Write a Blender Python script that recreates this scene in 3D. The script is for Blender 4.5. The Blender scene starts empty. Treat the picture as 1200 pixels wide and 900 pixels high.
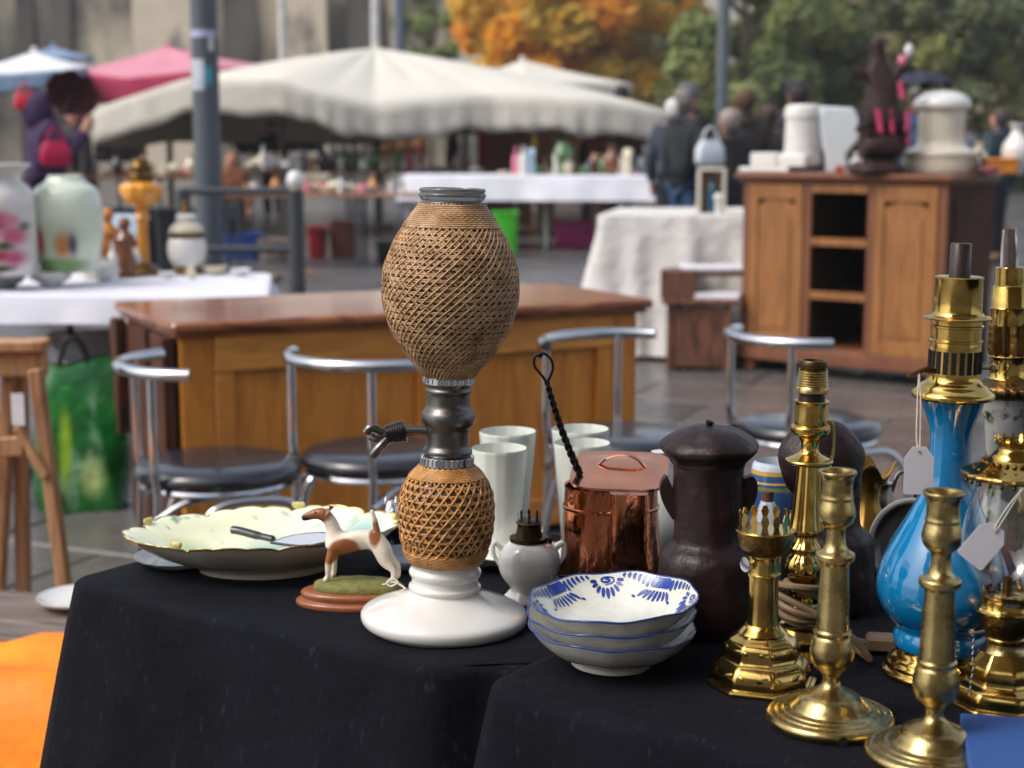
import bpy, math, random
from mathutils import Vector, Matrix
R = math.radians
sc = bpy.context.scene
# ---------------------------------------------------------------- camera, world, sun, exposure
F = 1850.0; PITCH = R(8.6); CZ = 1.27          # focal length in photo pixels (1200 wide), tilt down, lens height
cd = bpy.data.cameras.new('camera'); cam = bpy.data.objects.new('camera', cd)
sc.collection.objects.link(cam); sc.camera = cam
cd.sensor_width = 36; cd.lens = 36 * F / 1200
cd.clip_start = 0.05; cd.clip_end = 900
cam.location = (0, 0, CZ); cam.rotation_euler = (math.pi / 2 - PITCH, 0, 0)
cd.dof.use_dof = True; cd.dof.focus_distance = 1.64; cd.dof.aperture_fstop = 5.5; cd.dof.aperture_blades = 7
SUN_EL, SUN_AZ = R(50), R(-112)                  # azimuth from +Y towards +X
w = bpy.data.worlds.new('World'); sc.world = w; w.use_nodes = True
wn, wl = w.node_tree.nodes, w.node_tree.links
sky = wn.new('ShaderNodeTexSky'); sky.sky_type = 'NISHITA'; sky.sun_disc = False
sky.sun_elevation = SUN_EL; sky.sun_rotation = SUN_AZ
sky.air_density = 1.0; sky.dust_density = 4.0; sky.ozone_density = 1.0
hs = wn.new('ShaderNodeHueSaturation'); hs.inputs['Saturation'].default_value = 0.55
wl.new(sky.outputs[0], hs.inputs['Color'])
wl.new(hs.outputs[0], wn['Background'].inputs[0]); wn['Background'].inputs[1].default_value = 0.14
sd = bpy.data.lights.new('sun', 'SUN'); so = bpy.data.objects.new('sun', sd); sc.collection.objects.link(so)
sd.energy = .7; sd.angle = R(18); sd.color = (1, .96, .9)
so.rotation_euler = (Vector((math.sin(SUN_AZ) * math.cos(SUN_EL), math.cos(SUN_AZ) * math.cos(SUN_EL), math.sin(SUN_EL)))).to_track_quat('Z', 'Y').to_euler()
sc.view_settings.view_transform = 'Standard'; sc.view_settings.look = 'None'
sc.view_settings.exposure = 0.80; sc.view_settings.gamma = 1
sc.cycles.use_denoising = True; sc.cycles.max_bounces = 8; sc.cycles.sample_clamp_indirect = 6
sc.cycles.caustics_reflective = False; sc.cycles.caustics_refractive = False

random.seed(7)
rnd = random.random
def ru(a, b): return a + (b - a) * rnd()
# ---------------------------------------------------------------- measuring: a photo pixel to a point in the place
sp, cp = math.sin(PITCH), math.cos(PITCH)
def ray(px, py):
    a, b = (px - 600) / F, (450 - py) / F
    return Vector((a, cp + b * sp, -sp + b * cp))
def on(px, py, z=0.0):
    r = ray(px, py); return Vector((0, 0, CZ)) + r * ((z - CZ) / r.z)
def at(px, py, Y):
    r = ray(px, py); return Vector((0, 0, CZ)) + r * (Y / r.y)
def hz(py, Y):
    t = (450 - py) / F
    return CZ + Y * (t * cp - sp) / (cp + t * sp)
def dep(Y, z): return Y * cp - (z - CZ) * sp
def prof(pos, rows):
    out = []
    for row, hw in rows:
        z = hz(row, pos.y); out.append((z - pos.z, hw * dep(pos.y, z) / F))
    return out
# ---------------------------------------------------------------- materials
def lin(c):
    return tuple(((x / 255 / 12.92) if x / 255 <= .04045 else ((x / 255 + .055) / 1.055) ** 2.4) for x in c)
MATS = {}
def mk(name, col, rough=.5, metal=0, var=.18, scale=8, bump=0, bscale=60, stretch=(1, 1, 1), coat=0, srgb=True,
       rvar=.1, patches=(), trans=0, ior=1.45, alpha=1, bands=None, col2=None, grain=None, dist=.01, sheen=0, wave=None, speck=None):
    """patches: (centre, radii, colour, softness) coloured areas fixed to the thing; bands: (z0, z1, colour)"""
    if name in MATS: return MATS[name]
    L = lin if srgb else (lambda c: c)
    m = bpy.data.materials.new(name); m.use_nodes = True; MATS[name] = m
    n, l = m.node_tree.nodes, m.node_tree.links; b = n['Principled BSDF']
    tc = n.new('ShaderNodeTexCoord'); mp = n.new('ShaderNodeMapping'); mp.inputs['Scale'].default_value = stretch
    l.new(tc.outputs['Object'], mp.inputs[0])
    nz = n.new('ShaderNodeTexNoise'); nz.inputs['Scale'].default_value = scale; nz.inputs['Detail'].default_value = 6
    nz.inputs['Roughness'].default_value = .6
    l.new(mp.outputs[0], nz.inputs['Vector'])
    cr = n.new('ShaderNodeValToRGB'); c = L(col)
    lo = tuple(x * (1 - var) for x in c) if col2 is None else L(col2)
    hi = tuple(min(1, x * (1 + var)) for x in c)
    cr.color_ramp.elements[0].position = .3; cr.color_ramp.elements[1].position = .7
    cr.color_ramp.elements[0].color = lo + (1,); cr.color_ramp.elements[1].color = hi + (1,)
    l.new(nz.outputs[0], cr.inputs[0]); out = cr.outputs[0]
    def mixc(fac, a, colour):
        x = n.new('ShaderNodeMix'); x.data_type = 'RGBA'
        l.new(fac, x.inputs[0]); l.new(a, x.inputs[6]); x.inputs[7].default_value = L(colour) + (1,); return x.outputs[2]
    if grain:                                   # wood figure: stretched bands
        gcol, gs, gst = grain
        mp2 = n.new('ShaderNodeMapping'); mp2.inputs['Scale'].default_value = gst; l.new(tc.outputs['Object'], mp2.inputs[0])
        g = n.new('ShaderNodeTexNoise'); g.inputs['Scale'].default_value = gs; g.inputs['Detail'].default_value = 8
        g.inputs['Distortion'].default_value = 1.2
        l.new(mp2.outputs[0], g.inputs['Vector'])
        r2 = n.new('ShaderNodeValToRGB'); r2.color_ramp.elements[0].position = .45; r2.color_ramp.elements[1].position = .62
        l.new(g.outputs[0], r2.inputs[0]); out = mixc(r2.outputs[0], out, gcol)
    if speck:                                   # lint, pits or dirt
        scol, ssc, lo_, hi_, sst = speck
        mp3 = n.new('ShaderNodeMapping'); mp3.inputs['Scale'].default_value = sst; mp3.inputs['Rotation'].default_value = (.3, .2, .6)
        l.new(tc.outputs['Object'], mp3.inputs[0])
        g = n.new('ShaderNodeTexNoise'); g.inputs['Scale'].default_value = ssc; g.inputs['Detail'].default_value = 10
        l.new(mp3.outputs[0], g.inputs['Vector'])
        r3 = n.new('ShaderNodeValToRGB'); r3.color_ramp.elements[0].position = lo_; r3.color_ramp.elements[1].position = hi_
        l.new(g.outputs[0], r3.inputs[0]); out = mixc(r3.outputs[0], out, scol)
    sx = None
    for z0, z1, colour in (bands or ()):
        if sx is None:
            sx = n.new('ShaderNodeSeparateXYZ'); l.new(tc.outputs['Object'], sx.inputs[0])
        a = n.new('ShaderNodeMath'); a.operation = 'COMPARE'; a.inputs[1].default_value = (z0 + z1) / 2; a.inputs[2].default_value = abs(z1 - z0) / 2
        l.new(sx.outputs[2], a.inputs[0]); out = mixc(a.outputs[0], out, colour)
    for ce, rad, colour, soft in patches:
        d = n.new('ShaderNodeVectorMath'); d.operation = 'SUBTRACT'; d.inputs[1].default_value = ce
        l.new(tc.outputs['Object'], d.inputs[0])
        e = n.new('ShaderNodeVectorMath'); e.operation = 'DIVIDE'; e.inputs[1].default_value = rad; l.new(d.outputs[0], e.inputs[0])
        ln = n.new('ShaderNodeVectorMath'); ln.operation = 'LENGTH'; l.new(e.outputs[0], ln.inputs[0])
        wob = n.new('ShaderNodeMath'); wob.operation = 'MULTIPLY_ADD'; wob.inputs[1].default_value = .5; wob.inputs[2].default_value = -.25
        l.new(nz.outputs[0], wob.inputs[0])
        ad = n.new('ShaderNodeMath'); ad.operation = 'ADD'; l.new(ln.outputs[1], ad.inputs[0]); l.new(wob.outputs[0], ad.inputs[1])
        mr = n.new('ShaderNodeMapRange'); mr.inputs[1].default_value = 1 - soft; mr.inputs[2].default_value = 1 + soft
        mr.inputs[3].default_value = 1; mr.inputs[4].default_value = 0; l.new(ad.outputs[0], mr.inputs[0])
        out = mixc(mr.outputs[0], out, colour)
    l.new(out, b.inputs['Base Color'])
    b.inputs['Metallic'].default_value = metal
    rr = n.new('ShaderNodeMapRange'); rr.inputs[3].default_value = max(.02, rough - rvar * rough * 2); rr.inputs[4].default_value = min(1, rough + rvar * rough * 2)
    n2 = n.new('ShaderNodeTexNoise'); n2.inputs['Scale'].default_value = scale * 2.3; n2.inputs['Detail'].default_value = 5
    l.new(mp.outputs[0], n2.inputs['Vector']); l.new(n2.outputs[0], rr.inputs[0]); l.new(rr.outputs[0], b.inputs['Roughness'])
    b.inputs['IOR'].default_value = ior
    if coat: b.inputs['Coat Weight'].default_value = coat; b.inputs['Coat Roughness'].default_value = .08
    if trans: b.inputs['Transmission Weight'].default_value = trans
    if alpha < 1: b.inputs['Alpha'].default_value = alpha
    if sheen: b.inputs['Sheen Weight'].default_value = sheen; b.inputs['Sheen Roughness'].default_value = .5
    if bump:
        bn = n.new('ShaderNodeTexNoise'); bn.inputs['Scale'].default_value = bscale; bn.inputs['Detail'].default_value = 6
        l.new(mp.outputs[0], bn.inputs['Vector'])
        bp = n.new('ShaderNodeBump'); bp.inputs['Strength'].default_value = bump; bp.inputs['Distance'].default_value = dist
        l.new(bn.outputs[0], bp.inputs['Height']); l.new(bp.outputs[0], b.inputs['Normal'])
    return m
# ---------------------------------------------------------------- geometry
class G:
    def __init__(s): s.v = []; s.f = []; s.m = []; s.M = Matrix.Identity(4); s.mi = 0
    def add(s, vs, fs):
        o = len(s.v); s.v += [tuple(s.M @ Vector(p)) for p in vs]
        s.f += [tuple(i + o for i in f) for f in fs]; s.m += [s.mi] * len(fs); return s
    def box(s, x0, x1, y0, y1, z0, z1, c=None):
        dx, dy, dz = x1 - x0, y1 - y0, z1 - z0
        if c is None: c = min(.004, .2 * min(abs(dx), abs(dy), abs(dz)))
        vs = []; idx = {}
        for ix, (X, sx_) in enumerate(((x0, 1), (x1, -1))):
            for iy, (Y, sy) in enumerate(((y0, 1), (y1, -1))):
                for iz, (Z, sz) in enumerate(((z0, 1), (z1, -1))):
                    for ax in range(3):
                        p = [X + sx_ * c, Y + sy * c, Z + sz * c]; p[ax] = (X, Y, Z)[ax]
                        idx[(ix, iy, iz, ax)] = len(vs); vs.append(p)
        fs = []
        for ax in range(3):
            a, b = [(1, 2), (2, 0), (0, 1)][ax]
            for k in (0, 1):
                q = []
                for (i, j) in ((0, 0), (1, 0), (1, 1), (0, 1)):
                    t = [0, 0, 0]; t[ax] = k; t[a] = i; t[b] = j; q.append(idx[(t[0], t[1], t[2], ax)])
                fs.append(q if k else q[::-1])
            for i in (0, 1):                    # edges along ax
                for j in (0, 1):
                    t0 = [0, 0, 0]; t0[a] = i; t0[b] = j; t1 = list(t0); t1[ax] = 1
                    q = [idx[(*t0, a)], idx[(*t1, a)], idx[(*t1, b)], idx[(*t0, b)]]
                    fs.append(q if (i + j) % 2 == 0 else q[::-1])
        for i in (0, 1):
            for j in (0, 1):
                for k in (0, 1):
                    q = [idx[(i, j, k, 0)], idx[(i, j, k, 1)], idx[(i, j, k, 2)]]
                    fs.append(q if (i + j + k) % 2 == 0 else q[::-1])
        # orientation fixed by recalculating in build
        return s.add(vs, fs)
    def lathe(s, pr, n=40, wob=None, cap=True, ph=0):
        vs, fs = [], []; k = len(pr)
        for i, (z, r) in enumerate(pr):
            for j in range(n):
                t = 2 * math.pi * (j + ph) / n; zz, rr = z, r
                if wob: zz, rr = wob(t, i, z, r)
                vs.append((rr * math.cos(t), rr * math.sin(t), zz))
        for i in range(k - 1):
            for j in range(n):
                a, b = i * n + j, i * n + (j + 1) % n
                fs.append((a, b, b + n, a + n))
        if cap:
            if pr[0][1] > 1e-4: fs.append(tuple(range(n))[::-1])
            if pr[-1][1] > 1e-4: fs.append(tuple(range((k - 1) * n, k * n)))
        return s.add(vs, fs)
    def tube(s, pts, r, n=8, closed=False, cap=True, flat=1.0):
        pts = [Vector(p) for p in pts]; m = len(pts); vs, fs = [], []
        up = None
        for i, p in enumerate(pts):
            a = pts[(i - 1) % m] if (closed or i > 0) else p; b = pts[(i + 1) % m] if (closed or i < m - 1) else p
            t = (b - a).normalized()
            if up is None: up = Vector((0, 0, 1)) if abs(t.z) < .9 else Vector((0, 1, 0))
            x = up - t * up.dot(t)
            if x.length < 1e-6: x = t.orthogonal()
            x.normalize(); y = t.cross(x); up = x
            rr = r[i] if isinstance(r, (list, tuple)) else r
            for j in range(n):
                q = 2 * math.pi * j / n
                vs.append(p + x * (math.cos(q) * rr * flat) + y * (math.sin(q) * rr))
        for i in range(m if closed else m - 1):
            for j in range(n):
                a, b = i * n + j, i * n + (j + 1) % n; c = ((i + 1) % m) * n
                fs.append((a, b, c + (j + 1) % n, c + j))
        if cap and not closed: fs += [tuple(range(n))[::-1], tuple(range((m - 1) * n, m * n))]
        return s.add(vs, fs)
    def ball(s, c, r, n=12, sc_=(1, 1, 1)):
        pr = [(-r * math.cos(math.pi * i / (n // 2 + 2)), r * math.sin(math.pi * i / (n // 2 + 2))) for i in range(n // 2 + 3)]
        M0 = s.M; s.M = M0 @ Matrix.Translation(c) @ Matrix.Diagonal((*sc_, 1)); s.lathe([(z, max(q, 1e-5)) for z, q in pr], n, cap=False); s.M = M0; return s
    def poly(s, pts, d):                        # a flat outline (x, z) given thickness d along y
        n = len(pts); vs = [(x, -d / 2, z) for x, z in pts] + [(x, d / 2, z) for x, z in pts]
        fs = [tuple(range(n)), tuple(range(n, 2 * n))[::-1]] + [(i, i + n, (i + 1) % n + n, (i + 1) % n) for i in range(n)]
        return s.add(vs, fs)
    def build(s, name, mats, parent=None, loc=(0, 0, 0), ang=35, smooth=True, norm=True, **mods):
        me = bpy.data.meshes.new(name); me.from_pydata(s.v, [], s.f)
        if not isinstance(mats, (list, tuple)): mats = [mats]
        for m in mats: me.materials.append(m)
        if len(mats) > 1: me.polygons.foreach_set('material_index', s.m)
        if norm:
            import bmesh
            bm = bmesh.new(); bm.from_mesh(me); bmesh.ops.recalc_face_normals(bm, faces=bm.faces); bm.to_mesh(me); bm.free()
        if smooth:
            me.polygons.foreach_set('use_smooth', [True] * len(me.polygons)); me.set_sharp_from_angle(angle=R(ang))
        o = bpy.data.objects.new(name, me); sc.collection.objects.link(o); o.location = loc
        if parent: o.parent = parent
        if mods.get('sub'): q = o.modifiers.new('sub', 'SUBSURF'); q.levels = q.render_levels = mods['sub']
        return o
def T(x=0, y=0, z=0, rz=0, rx=0, ry=0, s=1):
    return Matrix.Translation((x, y, z)) @ Matrix.Rotation(rz, 4, 'Z') @ Matrix.Rotation(ry, 4, 'Y') @ Matrix.Rotation(rx, 4, 'X') @ Matrix.Scale(s, 4)
def cr_(pts, k=4):
    """Catmull-Rom through 2-D or 3-D points"""
    out = []; n = len(pts)
    for i in range(n - 1):
        p0, p1, p2, p3 = pts[max(i - 1, 0)], pts[i], pts[i + 1], pts[min(i + 2, n - 1)]
        for q in range(k):
            t = q / k
            out.append(tuple(.5 * (2 * b + (c - a) * t + (2 * a - 5 * b + 4 * c - d) * t * t + (-a + 3 * b - 3 * c + d) * t ** 3) for a, b, c, d in zip(p0, p1, p2, p3)))
    out.append(tuple(pts[-1])); return out
def rp(p): return [(z, max(r, 1e-5)) for z, r in p]
def tag(o, label, cat, group=None, kind=None):
    if label: o['label'] = label
    if cat: o['category'] = cat
    if group: o['group'] = group
    if kind: o['kind'] = kind
    return o
def thing(name, label, cat, loc=(0, 0, 0), rz=0, group=None, rot=None):
    o = bpy.data.objects.new(name, None); sc.collection.objects.link(o); o.location = loc
    o.rotation_euler = rot if rot else (0, 0, rz); o.empty_display_size = .05
    return tag(o, label, cat, group)
def copy_tree(o, label=None, loc=None, rz=None, parent=None):
    c = o.copy(); sc.collection.objects.link(c); c.parent = parent
    if label: c['label'] = label
    if loc is not None: c.location = loc
    if rz is not None: c.rotation_euler = (0, 0, rz)
    for ch in [x for x in list(sc.collection.objects) if x.parent == o]: copy_tree(ch, parent=c)
    return c
def seethrough(m, f, colour=None):
    n, l = m.node_tree.nodes, m.node_tree.links; b = n['Principled BSDF']; tr_ = n.new('ShaderNodeBsdfTranslucent'); mx = n.new('ShaderNodeMixShader'); mx.inputs[0].default_value = f
    if colour: tr_.inputs['Color'].default_value = lin(colour) + (1,)
    else: l.new(b.inputs['Base Color'].links[0].from_socket, tr_.inputs['Color'])
    l.new(b.outputs[0], mx.inputs[1]); l.new(tr_.outputs[0], mx.inputs[2])
    l.new(mx.outputs[0], [q_ for q_ in n if q_.type == 'OUTPUT_MATERIAL'][0].inputs['Surface']); return m
def octo(s=.55, ph=0):
    def f(t, i, z, r):
        a = (t + ph) % (math.pi / 4) - math.pi / 8; return (z, r * (math.cos(math.pi / 8) / math.cos(a)) ** s * (1 if r > .028 else 1))
    return f
def struct(o): o['kind'] = 'structure'; return o
def stuff(o): o['kind'] = 'stuff'; return o
# ---------------------------------------------------------------- palette
BRASS = mk('brass', (208, 176, 100), .15, 1, var=.22, scale=18, bump=.12, bscale=90, col2=(150, 120, 62), dist=.002, speck=((92, 70, 38), 26, .58, .78, (1, 1, 1)))
BRASS2 = mk('worn_brass', (190, 170, 116), .27, 1, var=.2, scale=22, bump=.2, bscale=120, col2=(142, 122, 78), dist=.002, speck=((92, 74, 46), 40, .57, .76, (1, 1, 1)))
BRASSD = mk('dark_brass', (122, 94, 52), .3, 1, var=.3, scale=40, bump=.5, bscale=160, col2=(64, 46, 26), dist=.003)
PORC = mk('white_porcelain', (214, 212, 207), .12, var=.03, scale=10, coat=.5)
PEWT = mk('grey_pewter', (104, 101, 98), .36, 1, var=.15, scale=30, bump=.1, bscale=140, dist=.002)
STEEL = mk('bright_steel', (205, 205, 208), .14, 1, var=.08, scale=20)
CHROME = mk('chrome_tube', (200, 202, 206), .13, 1, var=.06, scale=14)
VINYL = mk('black_vinyl', (24, 26, 34), .3, var=.2, scale=12, bump=.1, bscale=300, dist=.001, coat=.65)
IRON = mk('black_iron', (26, 22, 20), .5, .6, var=.4, scale=80, bump=.5, bscale=200, dist=.002)
CLOTHB = mk('navy_black_cloth', (10, 11, 20), .95, var=.3, scale=5, bump=.6, bscale=9, dist=.02, sheen=0,
            speck=((40, 42, 56), 90, .60, .84, (1.4, 1.4, .5)))
PAPER = mk('white_paper', (222, 219, 226), .7, var=.03, scale=30, bump=.1, bscale=90, dist=.001)
STRING = mk('white_string', (214, 205, 190), .8, var=.15, scale=90)
GLASS = mk('clear_glass', (255, 255, 255), .02, var=0, trans=1, ior=1.46)
CLOTHB.node_tree.nodes['Principled BSDF'].inputs['Specular IOR Level'].default_value = .18
# ================================================================ THE NEAR TABLES
TZ = .75; TZ2 = .762
def cloth(name, poly, z, zb, out=.05, fold=.02, mat=CLOTHB, seed=1, step=.02, rnd_r=.012, ph=0, label='', cat='tablecloth', wave=7):
    """a cloth laid on the polygon and hanging down to zb all round"""
    rr = random.Random(seed)
    per = []; n = len(poly); P = [Vector((*p, 0)) for p in poly]; cxy = sum(P, Vector()) / n
    for i in range(n):
        a, b = P[i], P[(i + 1) % n]; k = max(2, int((b - a).length / step))
        for j in range(k): per.append(a.lerp(b, j / k))
    m = len(per)
    sm = [sum((per[(i + q) % m] for q in (-1, 0, 1)), Vector()) / 3 for i in range(m)]
    area = sum(P[i].x * P[(i + 1) % n].y - P[(i + 1) % n].x * P[i].y for i in range(n))
    nor = []
    for i in range(m):
        t = sum(((per[(i + q + 1) % m] - per[(i + q) % m]).normalized() for q in range(-4, 4)), Vector()); v = Vector((t.y, -t.x, 0)).normalized()
        nor.append(v if area > 0 else -v)
    kk = [rr.uniform(0, 6.28) for _ in range(6)]
    def fo(i):
        s_ = i * step
        return .5 * math.sin(s_ * wave * 2 + kk[0]) + .3 * math.sin(s_ * wave * 3.7 + kk[1]) + .2 * math.sin(s_ * wave * 7.1 + kk[2])
    rings = []
    for q in (.02, .25, .5, .75, .93, .985):
        rings.append([Vector((*(cxy.lerp(sm[i], q)).xy, z + .0012 * math.sin(sm[i].x * 31 * q + kk[3]) * (q < .95))) for i in range(m)])
    for a in (0, 30, 60, 90):
        rings.append([sm[i] + nor[i] * (rnd_r * math.sin(R(a))) + Vector((0, 0, z - rnd_r * (1 - math.cos(R(a))) )) for i in range(m)])
    H = z - rnd_r - zb; K = 14
    for q in range(1, K + 1):
        t = q / K
        rings.append([sm[i] + nor[i] * (rnd_r + out * t + fold * (t ** .7) * fo(i + ph)) + Vector((0, 0, z - rnd_r - H * t)) for i in range(m)])
    g = G(); vs = [tuple(p) for r_ in rings for p in r_]; fs = []
    for a in range(len(rings) - 1):
        for i in range(m):
            fs.append((a * m + i, a * m + (i + 1) % m, (a + 1) * m + (i + 1) % m, (a + 1) * m + i))
    fs.append(tuple(range(m))); g.add(vs, fs)
    o = g.build(name, mat, ang=60); return tag(o, label, cat)
def xy(px, py, z): v = on(px, py, z); return (v.x, v.y)
U = Vector((math.cos(R(-36)), math.sin(R(-36)))); V = Vector((math.sin(R(36)), math.cos(R(36))))
A0 = Vector(xy(88, 678, TZ))
cloth('tablecloth', [A0, A0 + U * .565, A0 + U * .60 + V * .05, A0 + U * 1.95 + V * .12, A0 + U * 1.95 + V * .9, A0 + V * .44], TZ, .02, out=.13, fold=.034, seed=3, wave=8,
      label='navy black cloth over the table end under the platter and dog figurine')
B0 = Vector(xy(590, 795, TZ2)) - V * .015
cloth('tablecloth', [B0, B0 + U * 1.25, B0 + U * 1.25 + V * .8, B0 + V * .72], TZ2, .02, out=.12, fold=.036, seed=9, rnd_r=.015, wave=8,
      label='dark navy cloth under the stacked bowls and the brass candlesticks')
for nm, c0, du, dv, lb in (('table', A0 + U * .03 + V * .03, .56, .36, 'low dark wooden table hidden under the left black cloth'),
                      ('table', B0 + U * .04 + V * .04, 1.1, .3, 'dark wooden table hidden under the right black cloth')):
    t = thing(nm, lb, 'table', (c0.x, c0.y, 0), R(-36)); wd = mk('plain_dark_wood', (92, 66, 44), .6, stretch=(1, 8, 8), var=.3)
    g = G(); g.box(0, du, 0, dv, TZ - .03, TZ - .004); g.build('tabletop', wd, t)
    for x in (.02, du - .05):
        for y in (.02, dv - .05): g = G(); g.box(x, x + .03, y, y + .03, 0, TZ - .031); g.build('leg', wd, t)

# ---------------------------------------------------------------- wicker covered seltzer siphon
c0 = on(520.5, 731, TZ); sz = lambda rows: prof(c0, rows)
si = thing('wicker_siphon', 'tall two-bulb glass siphon wrapped in woven cane on a white porcelain foot', 'siphon', c0, rot=(0, R(1.5), R(20)))
def dense(pr, k=3): return rp(cr_(pr, k))
g = G(); g.lathe(dense(sz([(732, 20), (733, 82), (732, 89), (729, 94.5), (724, 97.5), (718, 97.5), (713, 93), (708, 82), (703, 67), (698.5, 53), (695, 45), (692.5, 41.5), (690.5, 41), (688, 42.5), (685, 42), (683, 39.5), (676, 39), (673, 41.5), (669, 42.5), (666, 41), (663, 39.5), (659, 40), (657, 36), (657, 20)])), 72)
g.build('porcelain_foot', PORC, si, ang=60)
lowb = sz([(657, 41), (650, 45.5), (638, 50), (622, 53.5), (605, 55), (588, 54.5), (575, 52), (562, 46), (552, 37.5), (545, 30)])
upb = sz([(442, 28), (434, 34), (424, 43), (410, 54), (395, 64), (378, 72), (360, 77), (340, 79.5), (320, 78.5), (302, 74), (284, 66.5), (268, 57), (254, 47.5), (244, 40), (238, 37)])
BULBG = mk('grey_siphon_glass', (158, 132, 110), .15, var=.3, scale=9, coat=.4, col2=(100, 82, 68))
for pr, nm in ((lowb, 'lower_bulb'), (upb, 'upper_bulb')):
    g = G(); g.lathe(rp([(z, r - .0022) for z, r in cr_(pr, 5)]), 56); g.build(nm, BULBG, si, ang=80)
CANE = mk('golden_cane', (200, 148, 86), .42, var=.2, scale=60, col2=(154, 106, 58), speck=((120, 80, 44), 45, .55, .75, (1, 1, 1)), bump=.2, bscale=300, dist=.001)
CANE2 = mk('pale_cane', (188, 154, 116), .45, var=.2, scale=50, col2=(146, 110, 74), speck=((116, 84, 56), 40, .55, .75, (1, 1, 1)), bump=.2, bscale=300, dist=.001)
def weave(name, pr, nr, nd, turns, mat, dense_top, dr=.0009, close_bot=0):
    P = cr_(pr, 8); zs = [p[0] for p in P]; z0, z1 = zs[0], zs[-1]
    L_ = [0]
    for a, b in zip(P, P[1:]): L_.append(L_[-1] + math.hypot(a[0] - b[0], a[1] - b[1]))
    def pt(s_, th, o=0):
        s_ = max(0, min(1, s_)) * L_[-1]
        import bisect
        i = min(len(P) - 2, max(0, bisect.bisect_right(L_, s_) - 1)); t = (s_ - L_[i]) / max(1e-9, L_[i + 1] - L_[i])
        z = P[i][0] + (P[i + 1][0] - P[i][0]) * t; r = P[i][1] + (P[i + 1][1] - P[i][1]) * t + o
        return (r * math.cos(th), r * math.sin(th), z)
    g = G(); N = 72; q = random.Random(5)
    for k in range(nr):                         # hoops, a pair of strands each
        s_ = .03 + (.97 - .03) * (k + .5) / nr
        for ds in (-.0042, .0042):
            a = q.uniform(0, 6); g.tube([pt(s_ + ds + .0015 * math.sin(j * .35 + a), 2 * math.pi * j / N, .0003 * math.sin(j * 2.1)) for j in range(N)], dr, 5, closed=True)
    for sgn in (1, -1):                         # two families of slanting strands
        for k in range(nd):
            th0 = 2 * math.pi * (k + q.uniform(-.1, .1)) / nd; pts = []; j0_ = q.uniform(0, 6)
            for j in range(45):
                t = j / 44; pts.append(pt(t, th0 + sgn * turns * 2 * math.pi * t + (.0 if sgn > 0 else math.pi / nd), .0007 * (1 if sgn > 0 else 0) + .0005 * math.sin(j * 1.4 + k)))
                pts[-1] = tuple(Matrix.Rotation(.010 * math.sin(j * .37 + j0_), 3, 'Z') @ Vector(pts[-1]))
            g.tube(pts, dr * 1.05, 5)
    for k in range(dense_top):                  # close winding by the neck
        s_ = .86 + .14 * k / dense_top
        g.tube([pt(s_, 2 * math.pi * j / N, .0011 + .0008 * math.sin(j * 3.1 + k * 2.7)) for j in range(N)], dr * 1.25, 5, closed=True)
    for k in range(close_bot):
        s_ = .135 * k / close_bot
        g.tube([pt(s_, 2 * math.pi * j / N, .0009 + .0008 * math.sin(j * 2.7 + k * 3.1)) for j in range(N)], dr * 1.25, 5, closed=True)
    return stuff(g.build(name, mat, si, ang=80, norm=False))
weave('wicker_weave', upb, 30, 50, .5, CANE2, 12, dr=.00105)
weave('wicker_weave', lowb, 13, 30, .28, CANE, 8, dr=.0012, close_bot=9)
g = G(); g.lathe(dense(sz([(243, 36.5), (240, 38), (237, 38), (235, 36), (233, 37.5), (230, 39.5), (227, 39.5), (225.5, 37.5), (224, 39), (221, 38.5), (220.5, 36), (222, 34), (240, 32)]), 4), 64)
g.build('glass_neck', mk('thick_dark_glass', (150, 152, 152), .06, var=.1, trans=.75, ior=1.5), si, ang=70)
g = G(); g.lathe(sz([(545, 24), (544, 30.5), (534, 30.5), (533, 25)]), 60)
for k in range(30):
    a = 2 * math.pi * k / 30; r = sz([(539, 30.6)])[0]; M = T(r[1] * math.cos(a), r[1] * math.sin(a), r[0], rz=a); g.M = M; g.box(-.0006, .0009, -.0011, .0011, -.004, .004)
g.M = Matrix.Identity(4); g.build('collar', STEEL, si)
g = G(); g.lathe(sz([(449.5, 22), (449, 29.5), (441, 29.5), (440.5, 24)]), 60)
for k in range(24):
    a = 2 * math.pi * k / 24; r = sz([(445, 29.6)])[0]; g.M = T(r[1] * math.cos(a), r[1] * math.sin(a), r[0], rz=a); g.box(-.0006, .0009, -.0016, .0016, -.003, .003)
g.M = Matrix.Identity(4); g.build('collar', STEEL, si)
g = G(); g.lathe(dense(sz([(534, 26), (531, 29), (527, 29), (524, 27), (521, 25.5), (508, 25.3), (503, 26), (500, 28), (496, 31), (490, 32), (484, 31), (480, 28.5), (477, 26.5), (472, 25.4), (462, 25.2), (460, 27), (457, 27.4), (454, 26), (450, 27)]), 3), 48)
g.build('metal_neck', PEWT, si, ang=50)
k = dep(c0.y, .95) / F; zc = hz(506, c0.y) - TZ
sg = G(); rot = Matrix.Rotation(R(-20), 4, 'Z'); sg.M = rot
sg.tube([(-22 * k, 0, zc), (-34 * k, 0, zc + 1 * k), (-52 * k, 0, zc - 1 * k)], [6.5 * k, 5.6 * k, 7 * k], 14)
sg.M = rot @ T(-49 * k, 0, zc, ry=R(-90 - 14)); sg.lathe([(0, 6 * k), (.5 * k, 12.5 * k)] + [(i * 1.5 * k, (14.2 if i % 2 else 12.2) * k - i * .16 * k) for i in range(1, 17)] + [(26 * k, 8 * k), (27 * k, 4 * k)], 28)
sp_ = sg.build('spigot', PEWT, si)
sg = G(); sg.M = rot
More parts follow.
